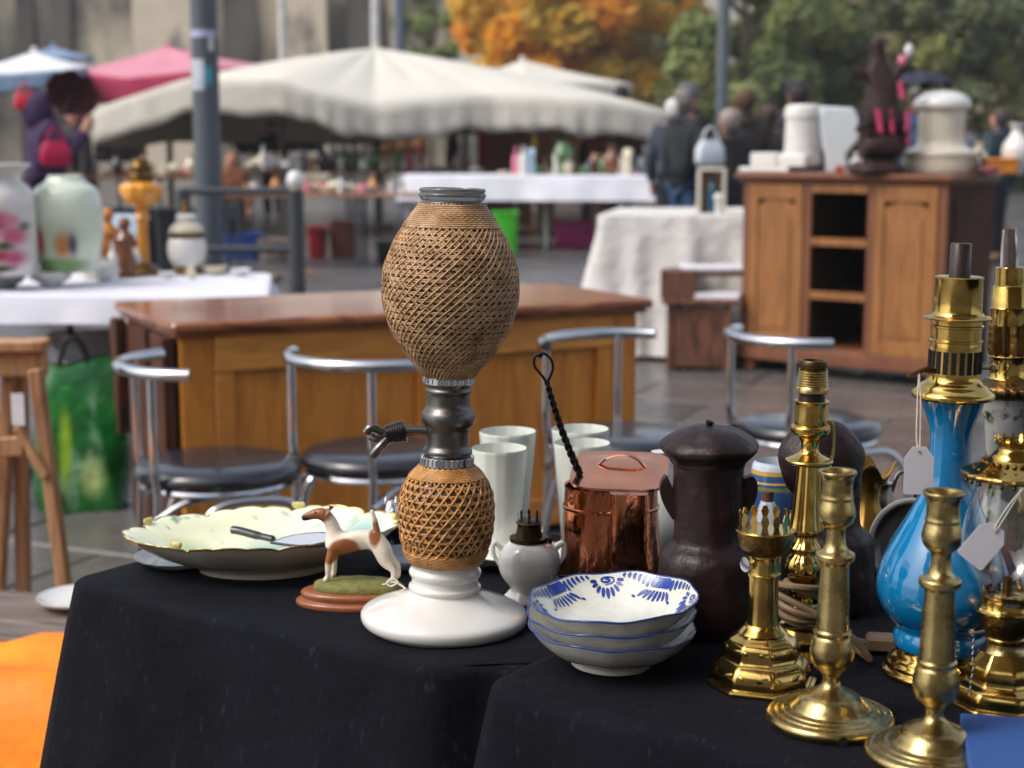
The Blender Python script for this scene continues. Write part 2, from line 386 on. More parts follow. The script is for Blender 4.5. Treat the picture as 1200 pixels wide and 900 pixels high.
sg.tube(cr_([(-70 * k, 0, zc - 9 * k), (-80 * k, -4 * k, zc + 0 * k), (-90 * k, -6 * k, zc + 3 * k), (-95 * k, -6 * k, zc - 3 * k)], 5), 5 * k, 10)
sg.tube(cr_([(-68 * k, -3 * k, zc - 8 * k), (-78 * k, -12 * k, zc - 18 * k), (-88 * k, -12 * k, zc - 30 * k)], 5), [5.4 * k] * 10 + [4.2 * k], 10)
sg.tube(cr_([(-70 * k, -2 * k, zc - 5 * k), (-82 * k, -9 * k, zc - 10 * k), (-90 * k, -8 * k, zc - 7 * k)], 5), 4.4 * k, 8)
sg.build('tap_lever', PEWT, sp_)

# ---------------------------------------------------------------- turned brass candlesticks
def lathe_thing(name, label, cat, px, prow, z0, parts, n=48, rz=0, group=None, rot=None):
    c = on(px, prow, z0); t = thing(name, label, cat, c, rz, group, rot)
    for nm, mat, rows, kw in parts:
        kw = dict(kw); nn = kw.pop('n', n); kk = kw.pop('k', 3); ang = kw.pop('ang', 50)
        p = prof(c, rows); p = rp(p) if kk == 0 else dense(p, kk)
        g = G(); g.lathe(p, nn, **kw); g.build(nm, mat, t, ang=ang)
    return t, c
STICK = [(846, 60), (847, 71), (845, 73.5), (840, 74.5), (836, 73), (834, 70), (833.5, 64), (832, 62), (831, 56), (829.5, 54), (829, 47), (826, 44), (822, 40), (817, 36), (813, 31), (809, 22), (805, 15), (801, 11), (796, 9.5), (790, 10.5), (786, 14), (782, 16), (781, 20), (776, 23), (768, 25.3), (760, 25.6), (752, 24), (746, 22.5), (744, 21), (741, 22), (738, 22), (736, 20), (734, 19.5),
         (700, 18), (664, 16.4), (661, 17), (658, 19), (655, 22.5), (651, 23), (648, 22.5), (645, 17), (641, 13.5), (632, 11.2), (622, 11), (618, 12.5), (615, 16), (610, 20), (603, 22), (597, 21.8), (590, 20), (585, 18.6), (583, 19.4), (580, 18.5), (576, 18), (566, 18), (560, 19), (556, 21.5), (553, 22.6), (551.6, 22), (551.8, 20.6), (556, 17), (590, 16)]
st, stc = lathe_thing('brass_candlestick', 'worn brass candlestick with round dished foot, left of the two matching ones', 'candlestick', 972.5, 846, TZ2,
                      [('candlestick_foot', BRASS2, STICK[:23], {'n': 64}), ('stem', BRASS2, STICK[22:50], {}), ('candle_socket', BRASS2, STICK[49:], {})], group='pair of worn brass candlesticks')
g = G(); p_ = prof(stc, [(842, 74.2)])[0]; g.M = T(0, -p_[1] * 1.0, p_[0] + .0005, rx=R(90)); g.lathe([(-.004, .0042), (.0012, .0042)], 16); g.build('cord_hole', mk('dark_hole', (14, 11, 9), .8), st)
copy_tree(st, 'worn brass candlestick nearest the blue lidded box at the table corner', on(1093, 888, TZ2), R(8))
# ---------------------------------------------------------------- brass oil lamp base with octagonal steps
lc, lcc = lathe_thing('brass_lamp_base', 'bright brass oil lamp base with stepped octagonal foot and pronged gallery', 'lamp', 892, 800, TZ2,
    [('lamp_foot', BRASS, [(801, 50), (801, 63), (799, 66), (796, 66), (794, 62), (793, 59.5), (784, 59), (776, 56), (771, 51), (769, 48), (767, 45), (758, 44.5), (751, 42.5), (747, 38), (743, 31), (740, 28)], {'n': 96, 'k': 2, 'ang': 40, 'wob': octo(.9)}),
     ('stem', BRASS, [(740, 29), (737, 26), (733, 22), (730, 20), (728, 18.5), (700, 17.5), (676, 17.6), (674, 19), (671, 19.2), (669, 17.8), (655, 17.8), (652, 19), (649, 19)], {}),
     ('burner_basket', BRASSD, [(650, 18), (648, 22), (643, 27.5), (636, 30.5), (628, 32), (622, 32)], {}),
     ('burner_rim', BRASS, [(624, 31), (622.5, 34), (620.5, 34.4), (619.5, 33), (619.5, 30)], {})], rz=R(4))
def prongs(t, c, row0, row1, hw, n, mat=BRASS, pw=3.4, hw1=None):
    p0, p1 = prof(c, [(row0, hw), (row1, hw1 or hw)]); kx = dep(c.y, .95) / F
    for i in range(n):
        a = 2 * math.pi * i / n; g = G()
        g.M = T(p0[1] * math.cos(a), p0[1] * math.sin(a), p0[0], rz=a + math.pi / 2); h = p1[0] - p0[0]; d = p1[1] - p0[1]; wd = pw * kx
        g.M = g.M @ Matrix.Rotation(math.atan2(d, h), 4, 'X')
        g.poly([(-wd, 0), (wd, 0), (wd * .55, h * .4), (wd * .95, h * .7), (wd * .45, h), (-wd * .45, h), (-wd * .95, h * .7), (-wd * .55, h * .4)], .0007)
        g.build('prong', mat, t)
prongs(lc, lcc, 621, 599, 30, 14, pw=5)
kx = dep(lcc.y, .95) / F
g = G(); z_ = hz(658, lcc.y) - TZ2; g.M = T(-17 * kx, -.006, z_, rz=R(25), ry=R(-90)); g.lathe(rp([(0, .0012), (.006, .0012), (.0062, .0066), (.0078, .0072), (.0085, .004)]), 20); g.build('wick_knob', STEEL, lc)
for k_ in range(5):
    g = G(); g.M = T(0, 0, 0, rz=R(-90 + (k_ - 2) * 45 - 4)); p_ = prof(lcc, [(782, 57.2)])[0]; g.M = g.M @ T(p_[1] * .945, 0, p_[0], ry=R(6)); g.ball((0, 0, 0), 1, 12, (.0012, .012, .0042)); g.build('embossed_cartouche', BRASS2, lc)
    g = G(); g.M = T(0, 0, 0, rz=R(-90 + (k_ - 2) * 45 - 4)); p_ = prof(lcc, [(756, 44.6)])[0]; g.M = g.M @ T(p_[1] * .945, 0, p_[0], ry=R(6)); g.ball((0, 0, 0), 1, 12, (.0012, .009, .003)); g.build('embossed_cartouche', BRASS2, lc)
# ---------------------------------------------------------------- tall brass lamp with bulb socket, cord wound about it
ld, ldc = lathe_thing('brass_table_lamp', 'tall polished brass lamp with threaded bulb socket and cord wound about its base', 'lamp', 938, 768, TZ2,
    [('lamp_foot', BRASS, [(769, 30), (769, 38), (764, 39), (758, 34), (752, 33), (747, 36), (742, 36), (738, 32), (730, 24)], {'k': 2}),
     ('stem', BRASS, [(732, 20), (722, 13), (716, 19), (708, 19), (700, 14), (690, 17), (680, 15), (672, 20), (664, 22), (655, 20), (648, 14), (642, 18), (636, 14), (630, 11.5), (626, 13), (622, 19.5), (614, 19), (602, 17), (585, 15.6), (565, 14), (550, 13), (544, 13)], {'wob': lambda t, i, z, r: (z, r * (1 + .05 * math.cos(14 * t)))}),
     ('stem_flange', BRASS, [(546, 14), (544, 22), (541, 27.5), (538, 27), (535, 20), (530, 12), (522, 10), (514, 13), (510, 17), (507, 22), (503, 23.5), (499, 23), (497, 19.5)], {}),
     ('socket_cup', BRASS, [(498, 19), (492, 19.6), (474, 19.4), (471, 20.6), (469, 20.6), (469, 17)], {}),
     ('socket_neck', mk('dark_bakelite', (38, 24, 18), .35), [(471, 16), (461, 15), (459, 17)], {}),
     ('screw_thread', BRASS2, [(461, 17), (459, 19.5), (454, 19.5), (452, 18)] + [(452 - i * 1.5, 17.8 + (.9 if i % 2 else -.6) - i * .1) for i in range(14)], {'k': 1}),
     ('socket_cap', mk('tarnished_brass', (92, 74, 48), .4, 1, var=.3, scale=40), [(432, 15), (431, 16), (424, 16.2), (422, 15), (422, 12), (430, 11)], {'k': 1})])
for ch in list(sc.collection.objects):
    pass
ld.rotation_euler = (0, R(.9), 0)
kx = dep(ldc.y, .95) / F
g = G(); g.tube(cr_([(20 * kx, -.002, hz(492, ldc.y) - TZ2), (26 * kx, -.002, hz(500, ldc.y) - TZ2), (27 * kx, -.002, hz(530, ldc.y) - TZ2), (24 * kx, -.002, hz(545, ldc.y) - TZ2), (10 * kx, -.002, hz(620, ldc.y) - TZ2)], 6), .0016, 8); g.build('switch_bar', BRASS, ld)
CORD = mk('brown_flex', (120, 98, 72), .55, var=.2, scale=60)
pts = []
for i in range(84):
    a = i * .42; zz = hz(706 - 22 * math.sin(i * .075 + .4) + 5 * math.sin(a + .6 + i * .02), ldc.y); rr_ = (25 + 6 * math.sin(i * .17 + 1)) * kx
    pts.append((ldc.x + rr_ * math.cos(a), ldc.y + rr_ * math.sin(a), zz))
pl = on(1018, 765, TZ2)
g = G(); g.tube(cr_(pts[:] + [] + [(ldc.x + .035, ldc.y - .03, .80), (ldc.x + .06, ldc.y - .04, .772), (pl.x - .02, pl.y + .005, TZ2 + .011), (pl.x, pl.y, TZ2 + .01)], 2), .0036, 8)
cd_ = thing('electric_cord', 'brown electric flex wound round the tall brass lamp, two-pin plug on the cloth', 'cord', (0, 0, 0))
g.build('flex', CORD, cd_)
g = G(); g.M = T(pl.x + .012, pl.y - .004, TZ2 + .012, rz=R(-10)); g.box(-.016, .016, -.012, .012, -.008, .008, .003); plg = g.build('plug', mk('beige_plug', (112, 92, 70), .5), cd_)
for dy in (-.006, .008):
    g = G(); g.M = T(pl.x + .026, pl.y - .006 + dy, TZ2 + .012, rz=R(-10), ry=R(90)); g.lathe([(0, .002), (.014, .002), (.015, .0012)], 10); g.build('pin', STEEL, plg)
g = G(); sw = on(868, 735, TZ2)
g.M = T(ldc.x - .052, ldc.y - .01, hz(741, ldc.y), rz=R(40)); g.box(-.02, .02, -.008, .008, -.006, .006, .003); g.build('inline_switch', mk('beige_plug', (140, 122, 96)), cd_)
# ---------------------------------------------------------------- blue opaline lamp
BLUE = mk('blue_opaline_glass', (2, 116, 170), .05, var=.06, scale=5, coat=1)
le, lec = lathe_thing('blue_glass_lamp', 'turquoise blue glass lamp vase with tall brass burner and brass foot', 'lamp', 1099, 789, TZ2,
    [('lamp_foot', BRASS, [(790, 50), (790, 63), (786, 65), (783, 64), (780, 60), (776, 60), (772, 57), (768, 56), (762, 51), (757, 50)], {'k': 2}),
     ('glass_vase', BLUE, [(758, 46), (757, 51.5), (752, 53.5), (746, 54), (740, 52.5), (736, 51), (731, 53), (724, 60), (712, 69), (698, 75), (684, 76.5), (668, 74), (650, 67.5), (632, 59), (612, 48), (592, 37.5), (575, 29.5), (558, 25.5), (540, 24), (520, 23.6), (505, 24.5), (490, 28.5), (476, 34), (466, 37.5)], {'n': 72}),
     ('brass_shoulder', BRASS, [(468, 38), (466, 46), (462, 48), (458, 46), (454, 41), (450, 38), (447, 33), (444, 31), (440, 30)], {'k': 2}),
     ('burner_cage', BRASS, [(442, 29.5), (438, 29.8), (408, 29.8), (404, 29.5), (401, 29), (400, 31), (398, 31), (397, 29), (388, 29), (384, 29), (383, 31), (381, 31), (380, 29), (374, 29)], {'k': 1}),
     ('burner_disc', BRASS, [(375, 28), (373.5, 38), (372, 39.5), (370.5, 38), (369, 31), (366, 29.5)], {'k': 1}),
     ('chimney_sleeve', BRASS, [(368, 29.5), (364, 28), (326, 27.4), (325, 28.2), (324, 27), (325, 22)], {'k': 1}),
     ('burner_tube', mk('smoked_tube', (66, 56, 50), .3, .3, var=.3, scale=40), [(330, 12.5), (286, 12), (285, 11), (286, 8), (300, 8)], {'k': 1})])
le.rotation_euler = (0, R(.7), 0)
for i in range(20):
    a = 2 * math.pi * i / 20; p0, p1 = prof(lec, [(436, 30.2), (410, 30.2)]); g = G(); g.M = T(p0[1] * math.cos(a), p0[1] * math.sin(a), (p0[0] + p1[0]) / 2, rz=a); g.box(-.001, .0004, -.0024, .0024, -(p1[0] - p0[0]) / 2, (p1[0] - p0[0]) / 2, .0002); g.build('vent_slot', mk('dark_hole', (14, 11, 9)), le)
kx = dep(lec.y, 1.1) / F
g = G(); z_ = hz(433, lec.y) - TZ2; g.tube(cr_([(-26 * kx, -.01, z_), (-38 * kx, -.012, z_ + .001), (-46 * kx, -.012, z_ - .001), (-60 * kx, -.013, z_ - .006)], 4), [.0032] * 5 + [.0026] * 4 + [.0022, .002, .0018, .001], 8); g.build('wick_key', mk('tarnished_brass', (92, 74, 48)), le)
g = G(); g.M = T(30 * kx, -.006, hz(430, lec.y) - TZ2, ry=R(90), rz=R(-8)); g.lathe(rp([(0, .0015), (.007, .0016), (.008, .004), (.012, .0045), (.0145, .003), (.015, .0005)]), 16); g.build('side_knob', BRASS2, le)
def tag_thing(label, top, hole, w_, h_, ang, lean=0):
    t = thing('price_tag', label, 'tag', hole, rot=(lean, 0, 0))
    g = G(); g.M = Matrix.Rotation(ang, 4, 'Y'); a = w_ / 2
    g.poly([(-a * .45, h_ * .12), (a * .45, h_ * .12), (a, -h_ * .12), (a, -h_ * .86), (a * .86, -h_ * .9), (-a * .86, -h_ * .9), (-a, -h_ * .86), (-a, -h_ * .12)], .0006); g.build('paper', PAPER, t)
    g = G(); g.M = T(0, -.0005, 0, rx=R(90)); g.lathe([(-.0002, .0012), (.0004, .0012)], 12); g.build('eyelet', mk('dark_hole', (14, 11, 9)), t)
    v = Vector(top) - Vector(hole); g = G()
    for s_ in (-1, 1):
        g.tube(cr_([(0, -.001, -.001), (s_ * .0016 + v.x * .1, v.y * .3 - .001, v.z * .15), (s_ * .0015 + v.x * .55, v.y * .6, v.z * .6), tuple(v)], 6), .0006, 6)
    g.build('string', STRING, t); return t
q_ = lec.y - .075
tag_thing('pale grey paper tag hanging on string from the burner of the blue lamp', at(1077, 433, lec.y - .012), at(1077.5, 530, lec.y - .04), 35 * .00078, 42 * .00078 * 1.35, 0)
# ---------------------------------------------------------------- glass oil lamp on stepped brass foot
lf, lfc = lathe_thing('glass_oil_lamp', 'brass oil lamp with clear glass globe, pierced brass lid and octagonal foot', 'lamp', 1174, 822, TZ2,
    [('lamp_foot', BRASS, [(824, 50), (824, 63), (821, 66), (818, 65), (816, 60), (806, 59), (800, 55), (797, 48), (794, 44), (784, 43), (777, 41), (771, 36), (766, 32), (762, 29)], {'n': 96, 'k': 2, 'ang': 40, 'wob': octo(.9)}),
     ('stem', BRASS2, [(764, 28), (760, 24), (756, 22), (750, 21.5), (746, 24), (744, 22)], {'k': 2}),
     ('burner_bowl', BRASSD, [(746, 20), (742, 24), (734, 28), (724, 31), (717, 31.5)], {}),
     ('burner_rim', BRASS, [(718, 31), (716, 36), (714, 36.5), (712.5, 34), (710, 31.5), (698, 31.5), (696, 33), (694, 31)], {'k': 1}),
     ('glass_globe', GLASS, [(704, 28), (697, 31), (688, 33), (680, 37), (670, 44), (655, 51), (640, 53.5), (624, 53), (606, 50), (590, 45.5), (576, 41), (564, 39), (560, 40)], {'n': 64, 'cap': False}),
     ('pierced_lid', BRASS, [(561, 44), (559, 55), (556, 57.5), (553, 57), (550, 50), (545, 40), (540, 31), (536, 26), (532, 24), (528, 20), (524, 18), (519, 20), (516, 23)], {'k': 2, 'wob': lambda t, i, z, r: (z, r * (1 + (.03 * math.cos(24 * t) if r < .012 or r > .035 else 0)))}),
     ('wick_tube', BRASSD, [(716, 5), (676, 5), (675, 3)], {'k': 1})])
mo = lfc; me_glass = [o for o in sc.objects if o.name.startswith('glass_globe')][0]; sm_ = me_glass.modifiers.new('wall', 'SOLIDIFY'); sm_.thickness = .0012
prongs(lf, lfc, 712, 692, 30, 16, BRASS)
prongs(lf, lfc, 520, 511, 19, 14, BRASS, pw=2.4, hw1=22)
kx = dep(lfc.y, .95) / F
for i in range(24):                             # scrolled relief and drops around the lid
    a = 2 * math.pi * i / 24; g = G()
    for rr_, zz in ((54, 556), (44, 549), (34, 541)):
        p_ = prof(lfc, [(zz, rr_)])[0]; g.ball((p_[1] * math.cos(a), p_[1] * math.sin(a), p_[0] + .0006), .0026, 8, (1, 1, .6))
    p_ = prof(lfc, [(562, 54)])[0]; g.ball((p_[1] * math.cos(a), p_[1] * math.sin(a), p_[0]), .0022, 8); g.build('relief_scroll', BRASSD, lf)
g = G(); z_ = hz(735, lfc.y) - TZ2; g.M = T(-30 * kx, -.012, z_, ry=R(-90), rz=R(15)); g.lathe(rp([(0, .0014), (.012, .0014), (.0125, .003), (.0145, .003), (.015, .001)]), 12); g.build('wick_knob', STEEL, lf)
g = G()
for i in range(18):
    z_ = hz(742 + i * 3.6, lfc.y) - TZ2; xx = -(42 + (i * .4 if i > 7 else 0)) * kx; yy = -.012 - (.012 if i > 7 else 0)
    g.M = T(xx, yy, z_, rz=R(90 * (i % 2))); g.tube([(.0013 * math.cos(j * math.pi / 4), 0, .0019 * math.sin(j * math.pi / 4)) for j in range(8)], .0005, 5, closed=True)
g.build('chain', STEEL, lf)
tag_thing('white paper tag tilted on string against the clear glass globe', at(1199, 572, lfc.y - .06), at(1166, 622, lfc.y - .06), 36 * .00078, 50 * .00078, R(38))
# ---------------------------------------------------------------- lamps and vases behind at the right edge
PAINTV = mk('painted_white_vase', (168, 166, 160), .15, var=.08, coat=.6, scale=30, patches=[((-.012, -.03, .17), (.02, .03, .05), (50, 60, 40), .4), ((.01, -.04, .12), (.03, .03, .04), (70, 66, 44), .5), ((-.02, -.03, .09), (.02, .04, .03), (96, 60, 66), .5)], speck=((44, 56, 38), 55, .5, .62, (1, 1, 1)))
lg, lgc = lathe_thing('porcelain_lamp', 'tall porcelain lamp painted with dark foliage, brass burner stacked on top, behind blue lamp', 'lamp', 1180, 745, TZ2,
    [('lamp_foot', BRASS2, [(745, 30), (745, 40), (738, 41), (730, 34), (720, 30), (712, 28)], {'k': 2}),
     ('painted_vase', PAINTV, [(714, 28), (700, 38), (680, 48), (650, 52), (620, 46), (590, 37), (560, 30), (530, 26), (500, 27), (475, 31), (462, 34)], {}),
     ('pierced_collar', BRASSD, [(464, 34), (460, 39), (455, 41), (450, 40), (446, 32), (442, 24)], {'k': 2, 'wob': lambda t, i, z, r: (z, r * (1 + .05 * math.cos(22 * t)))}),
     ('burner_ring', BRASS, [(445, 23), (443, 24), (440, 22), (420, 21.5), (416, 24), (413, 21)], {'k': 1}),
     ('burner_gallery', BRASSD, [(416, 21), (408, 23), (396, 22), (384, 22), (378, 21)], {'k': 2, 'wob': lambda t, i, z, r: (z, r * (1 + .09 * math.cos(12 * t)))}),
     ('chimney_sleeve', BRASS, [(380, 21.5), (362, 21), (360, 22), (358, 20.6), (336, 19.5), (334, 18), (333, 16.5), (313, 16), (312, 14)], {'k': 1}),
     ('glass_stub', mk('smoky_clear_glass', (120, 108, 104), .08, var=.2, trans=.6), [(314, 10.5), (290, 10.2), (272, 8.6), (268, 8.8)], {'k': 2, 'cap': False})])
lg.rotation_euler = (0, R(-2.3), 0)
DELFT = mk('blue_white_porcelain', (206, 208, 206), .14, var=.04, coat=.6, scale=20, speck=((40, 62, 118), 34, .53, .6, (1, 1, 1)))
lathe_thing('porcelain_vase', 'white vase with fine blue decoration at the right edge behind the lamps', 'vase', 1207, 735, TZ2,
    [('body', DELFT, [(735, 30), (735, 40), (725, 42), (690, 48), (640, 50), (590, 47), (550, 41), (520, 35), (495, 28), (470, 18), (450, 14), (425, 13), (402, 17), (395, 20), (393, 19), (396, 15)], {})])
# ---------------------------------------------------------------- blue lidded box at the corner
c = on(1124, 866, TZ2); t = thing('blue_box', 'plain cornflower blue cardboard box lid at the right front corner', 'box', c, R(-12))
BB = mk('blue_card', (46, 80, 140), .65, var=.07, scale=12, bump=.1, bscale=120, dist=.001)
g = G(); g.box(.002, .198, -.158, -.002, 0, .010, .001); g.build('box_base', BB, t)
g = G(); g.box(0, .2, -.16, 0, .0105, .024, .0015); g.build('lid', BB, t)
# ---------------------------------------------------------------- stacked delft bowls
cb = on(716, 777, TZ2)
BOWLG = mk('glazed_earthenware', (214, 214, 206), .14, var=.06, coat=.4, scale=20, col2=(186, 186, 172))
RIMB = mk('blue_glaze', (34, 58, 128), .2, var=.3, scale=60, coat=.4)
kb = dep(cb.y, .78) / F
def bowl(label, z, dx, tilt, zrot, deco):
    t = thing('delft_bowl', label, 'bowl', (cb.x + dx, cb.y, TZ2 + z), rot=(tilt[0], tilt[1], zrot), group='three stacked scalloped bowls')
    Rr = 98 * kb; H = .038
    def wob(tt, i, zz, r):
        f = max(0, (r / Rr - .45) / .55); return (zz + .0011 * f * math.cos(8 * tt + z * 90) + .0005 * f * math.sin(3 * tt + z * 200), r * (1 + f * (.007 * math.cos(8 * tt + z * 90) + .005 * math.cos(16 * tt))))
    outp = [(0, 42 * kb), (0, 47 * kb), (.005, 46 * kb), (.007, 50 * kb), (.014, 70 * kb), (.023, 84 * kb), (.032, 93 * kb), (H, 98 * kb), (H + .001, 97.2 * kb), (.033, 92 * kb), (.025, 82 * kb), (.015, 65 * kb), (.010, 45 * kb), (.008, 20 * kb), (.008, 0)]
    g = G(); P = dense(outp, 3); g.lathe(P, 96, wob, cap=False); g.add([(0, 0, .0005)], []); g.build('bowl_body', BOWLG, t, ang=60)
    g = G(); g.tube([(lambda w_: (w_[1] * math.cos(tt), w_[1] * math.sin(tt), w_[0]))(wob(tt, 0, H + .0006, Rr)) for tt in [2 * math.pi * i / 96 for i in range(96)]], .0011, 6, closed=True)
    g.build('blue_rim', RIMB, t, ang=80)
    if deco:
        inner = cr_([(H, 96.8 * kb), (.033, 92 * kb), (.025, 82 * kb), (.015, 65 * kb), (.010, 45 * kb), (.008, 20 * kb)], 6)
        def S(th, u):
            x = (1 - u) * (len(inner) - 1); i = min(len(inner) - 2, int(x)); f = x - i
            zz = inner[i][0] * (1 - f) + inner[i + 1][0] * f; r = inner[i][1] * (1 - f) + inner[i + 1][1] * f
            zz, r = wob(th, 0, zz, r); return Vector((r * .994 * math.cos(th), r * .994 * math.sin(th), zz + .0007))
        g = G()
        def stroke(pts, w_):                    # painted stroke: list of (theta, u), width in metres
            n_ = len(pts); vs = []
            for i, (th, u) in enumerate(pts):
                a = S(*pts[max(0, i - 1)]); b = S(*pts[min(n_ - 1, i + 1)]); d = (b - a).normalized(); p = S(th, u)
                nn = (Vector((0, 0, .05)) - Vector((p.x, p.y, 0))).normalized(); side = d.cross(nn).normalized()
                ww = w_ * (.25 + .75 * math.sin(math.pi * (i + .6) / (n_ + .2)))
                vs += [p + side * ww, p - side * ww]
            g.add(vs, [(2 * i, 2 * i + 1, 2 * i + 3, 2 * i + 2) for i in range(n_ - 1)])
        def line(a, b, w_, bend=0, n_=5): stroke([(a[0] + (b[0] - a[0]) * i / n_ + bend * math.sin(math.pi * i / n_), a[1] + (b[1] - a[1]) * i / n_) for i in range(n_ + 1)], w_)
        for q in range(4):
            base = math.pi / 2 + q * math.pi / 2 + .02
            # spiral with rays
            stroke([(base + (.015 + .008 * j) * math.cos(j * .75) * .9, .80 + (.012 + .0066 * j) * math.sin(j * .75)) for j in range(16)], .0011)
            for j in range(-4, 5): a_ = j * .4; line((base + .14 * math.sin(a_), .78 - .15 * math.cos(a_)), (base + .23 * math.sin(a_), .76 - .29 * math.cos(a_)), .0019)
            fb = base + math.pi / 4
            # flower: petals and fringes of leaves
            for j in range(-2, 3): line((fb + j * .04, .96), (fb + j * .065, .68), .0040, 0)
            for j in range(-3, 4): line((fb + j * .055, .62), (fb + j * .10, .46 + abs(j) * .012), .0017)
            for s_ in (-1, 1):
                for j in range(6): line((fb + s_ * (.21 + j * .068), .66 + j * .036), (fb + s_ * (.18 + j * .07), .92 + j * .008), .0021 - j * .00012, .012)
                line((fb + s_ * .36, .50), (fb + s_ * .36 + .02, .475), .0024)
        d = g.build('painted_flowers', mk('cobalt_painting', (36, 62, 142), .25, var=.25, scale=60, coat=.3), t, norm=False); stuff(d)
bowl('bottom scalloped bowl of the stack, plain glazed outside with blue rim', 0, 0, (0, R(1.5)), .3, False)
bowl('middle scalloped bowl of the stack with rippled blue rim', .0155, .001, (0, R(-1.5)), .7, False)
bowl('topmost scalloped bowl with cobalt flowers and spirals painted inside', .030, .004, (R(1), R(-2.5)), .02, True)
# small blue and white dish lying behind the bowls
c = on(672, 703, TZ); t = thing('small_dish', 'small blue striped dish edge just behind the bowl stack', 'dish', c, rot=(0, 0, 0))
g = G(); g.lathe(dense([(0, .012), (.004, .016), (.012, .026), (.02, .030), (.021, .029), (.012, .022), (.007, .002)], 3), 40, lambda tt, i, z, r: (z, r * (1 + .04 * math.cos(9 * tt)))); g.build('dish_body', DELFT, t)
g = G()
for i in range(9): a = 2 * math.pi * i / 9; g.tube(cr_([(.017 * math.cos(a), .017 * math.sin(a), .0065), (.0265 * math.cos(a), .0265 * math.sin(a), .0135), (.031 * math.cos(a), .031 * math.sin(a), .021)], 3), .0028, 6)
g.build('blue_stripes', RIMB, t)
# ================================================================ more things on the near table
def skin(name, vs, edges, rad, mat, parent, sub=2, root=0, loc=(0, 0, 0)):
    me = bpy.data.meshes.new(name); me.from_pydata([tuple(v) for v in vs], edges, []); me.materials.append(mat)
    o = bpy.data.objects.new(name, me); sc.collection.objects.link(o); o.location = loc
    if parent: o.parent = parent
    m = o.modifiers.new('skin', 'SKIN'); m.use_smooth_shade = True
    sv = me.skin_vertices[0].data
    for i, r in enumerate(rad):
        sv[i].radius = (r, r) if not isinstance(r, tuple) else r; sv[i].use_root = (i == root)
    s = o.modifiers.new('sub', 'SUBSURF'); s.levels = s.render_levels = sub
    return o
# ---- shell platter
cpl = on(311, 667, TZ); kp = dep(cpl.y, .79) / F
t = thing('shell_platter', 'large pale green scalloped shell platter with gilt edge and pink spray', 'platter', cpl, rot=(R(1), R(-1.6), .05)); plat = t; t.scale = (1, .6, 1.3)
PLAT = mk('pale_green_glaze', (232, 232, 200), .22, var=.1, coat=.4, scale=7, col2=(208, 218, 190), patches=[((-.035, -.012, .012), (.03, .03, .03), (204, 120, 156), .4), ((.03, .07, .03), (.06, .04, .04), (132, 172, 166), .5), ((.11, .03, .03), (.035, .06, .04), (124, 164, 164), .5), ((-.09, .04, .03), (.03, .03, .04), (176, 196, 150), .5)], speck=((120, 150, 128), 28, .6, .7, (1, 1, 1)))
PLATO = mk('shaded_grey_underside', (186, 178, 164), .25, var=.2, coat=.4, scale=8)  # grey shading of the body below the rim is put into this colour
def pw(tt, i, z, r):
    f = max(0, min(1, (r / (158 * kp) - .55) / .45)); s1 = abs(math.sin(4.5 * tt)) ** .6
    s2 = abs(math.sin(13.5 * tt)) ** .7
    return (z + .004 * f * s1 + .0015 * f * s2, r * (1 + f * (.06 * s1 + .02 * s2 - .04)))
g = G(); g.lathe(dense([(0, 70 * kp), (0, 76 * kp), (.006, 78 * kp), (.010, 92 * kp), (.018, 120 * kp), (.028, 143 * kp), (.036, 156 * kp), (.0368, 157 * kp)], 3), 216, pw, cap=False); g.build('platter_underside', PLATO, t, ang=70)
g = G(); g.lathe(dense([(.0372, 157 * kp), (.037, 152 * kp), (.032, 138 * kp), (.022, 118 * kp), (.014, 92 * kp), (.012, 70 * kp), (.012, 0)], 3), 216, pw, cap=False); g.build('platter_dish', PLAT, t, ang=70)
g = G(); g.tube([(lambda w_: (w_[1] * math.cos(q), w_[1] * math.sin(q), w_[0]))(pw(q, 0, .0372, 157 * kp)) for q in [2 * math.pi * i / 216 for i in range(216)]], .0011, 6, closed=True); g.build('gilt_edge', BRASS2, t, ang=80)
for a in (1.35, .15, 2.7, 4.1, 5.4):
    g = G(); g.M = T(155 * kp * math.cos(a), 155 * kp * math.sin(a), .043, rz=a); g.ball((0, 0, 0), .0055, 10, (.7, 1.5, .7)); [g.ball((0, s_ * .006, .001), .003, 8) for s_ in (-1, 0, 1)]; g.build('gilt_knob', mk('pale_gilt', (206, 190, 120), .4, var=.2), t)
# glass saucer peeping out below its left side
c = on(212, 661, TZ); t = thing('glass_saucer', 'clear grey glass saucer peeping from under the left side of the platter', 'saucer', c)
g = G(); g.lathe(dense([(0, .02), (.001, .036), (.005, .045), (.0115, .056), (.0125, .0565), (.0085, .050), (.004, .04), (.0025, .02), (.0025, 0)], 3), 48, lambda tt, i, z, r: (z, r * (1 + .012 * math.cos(20 * tt)))); g.build('saucer_body', mk('grey_glass', (196, 200, 204), .08, var=.05, trans=.5, ior=1.45), t)
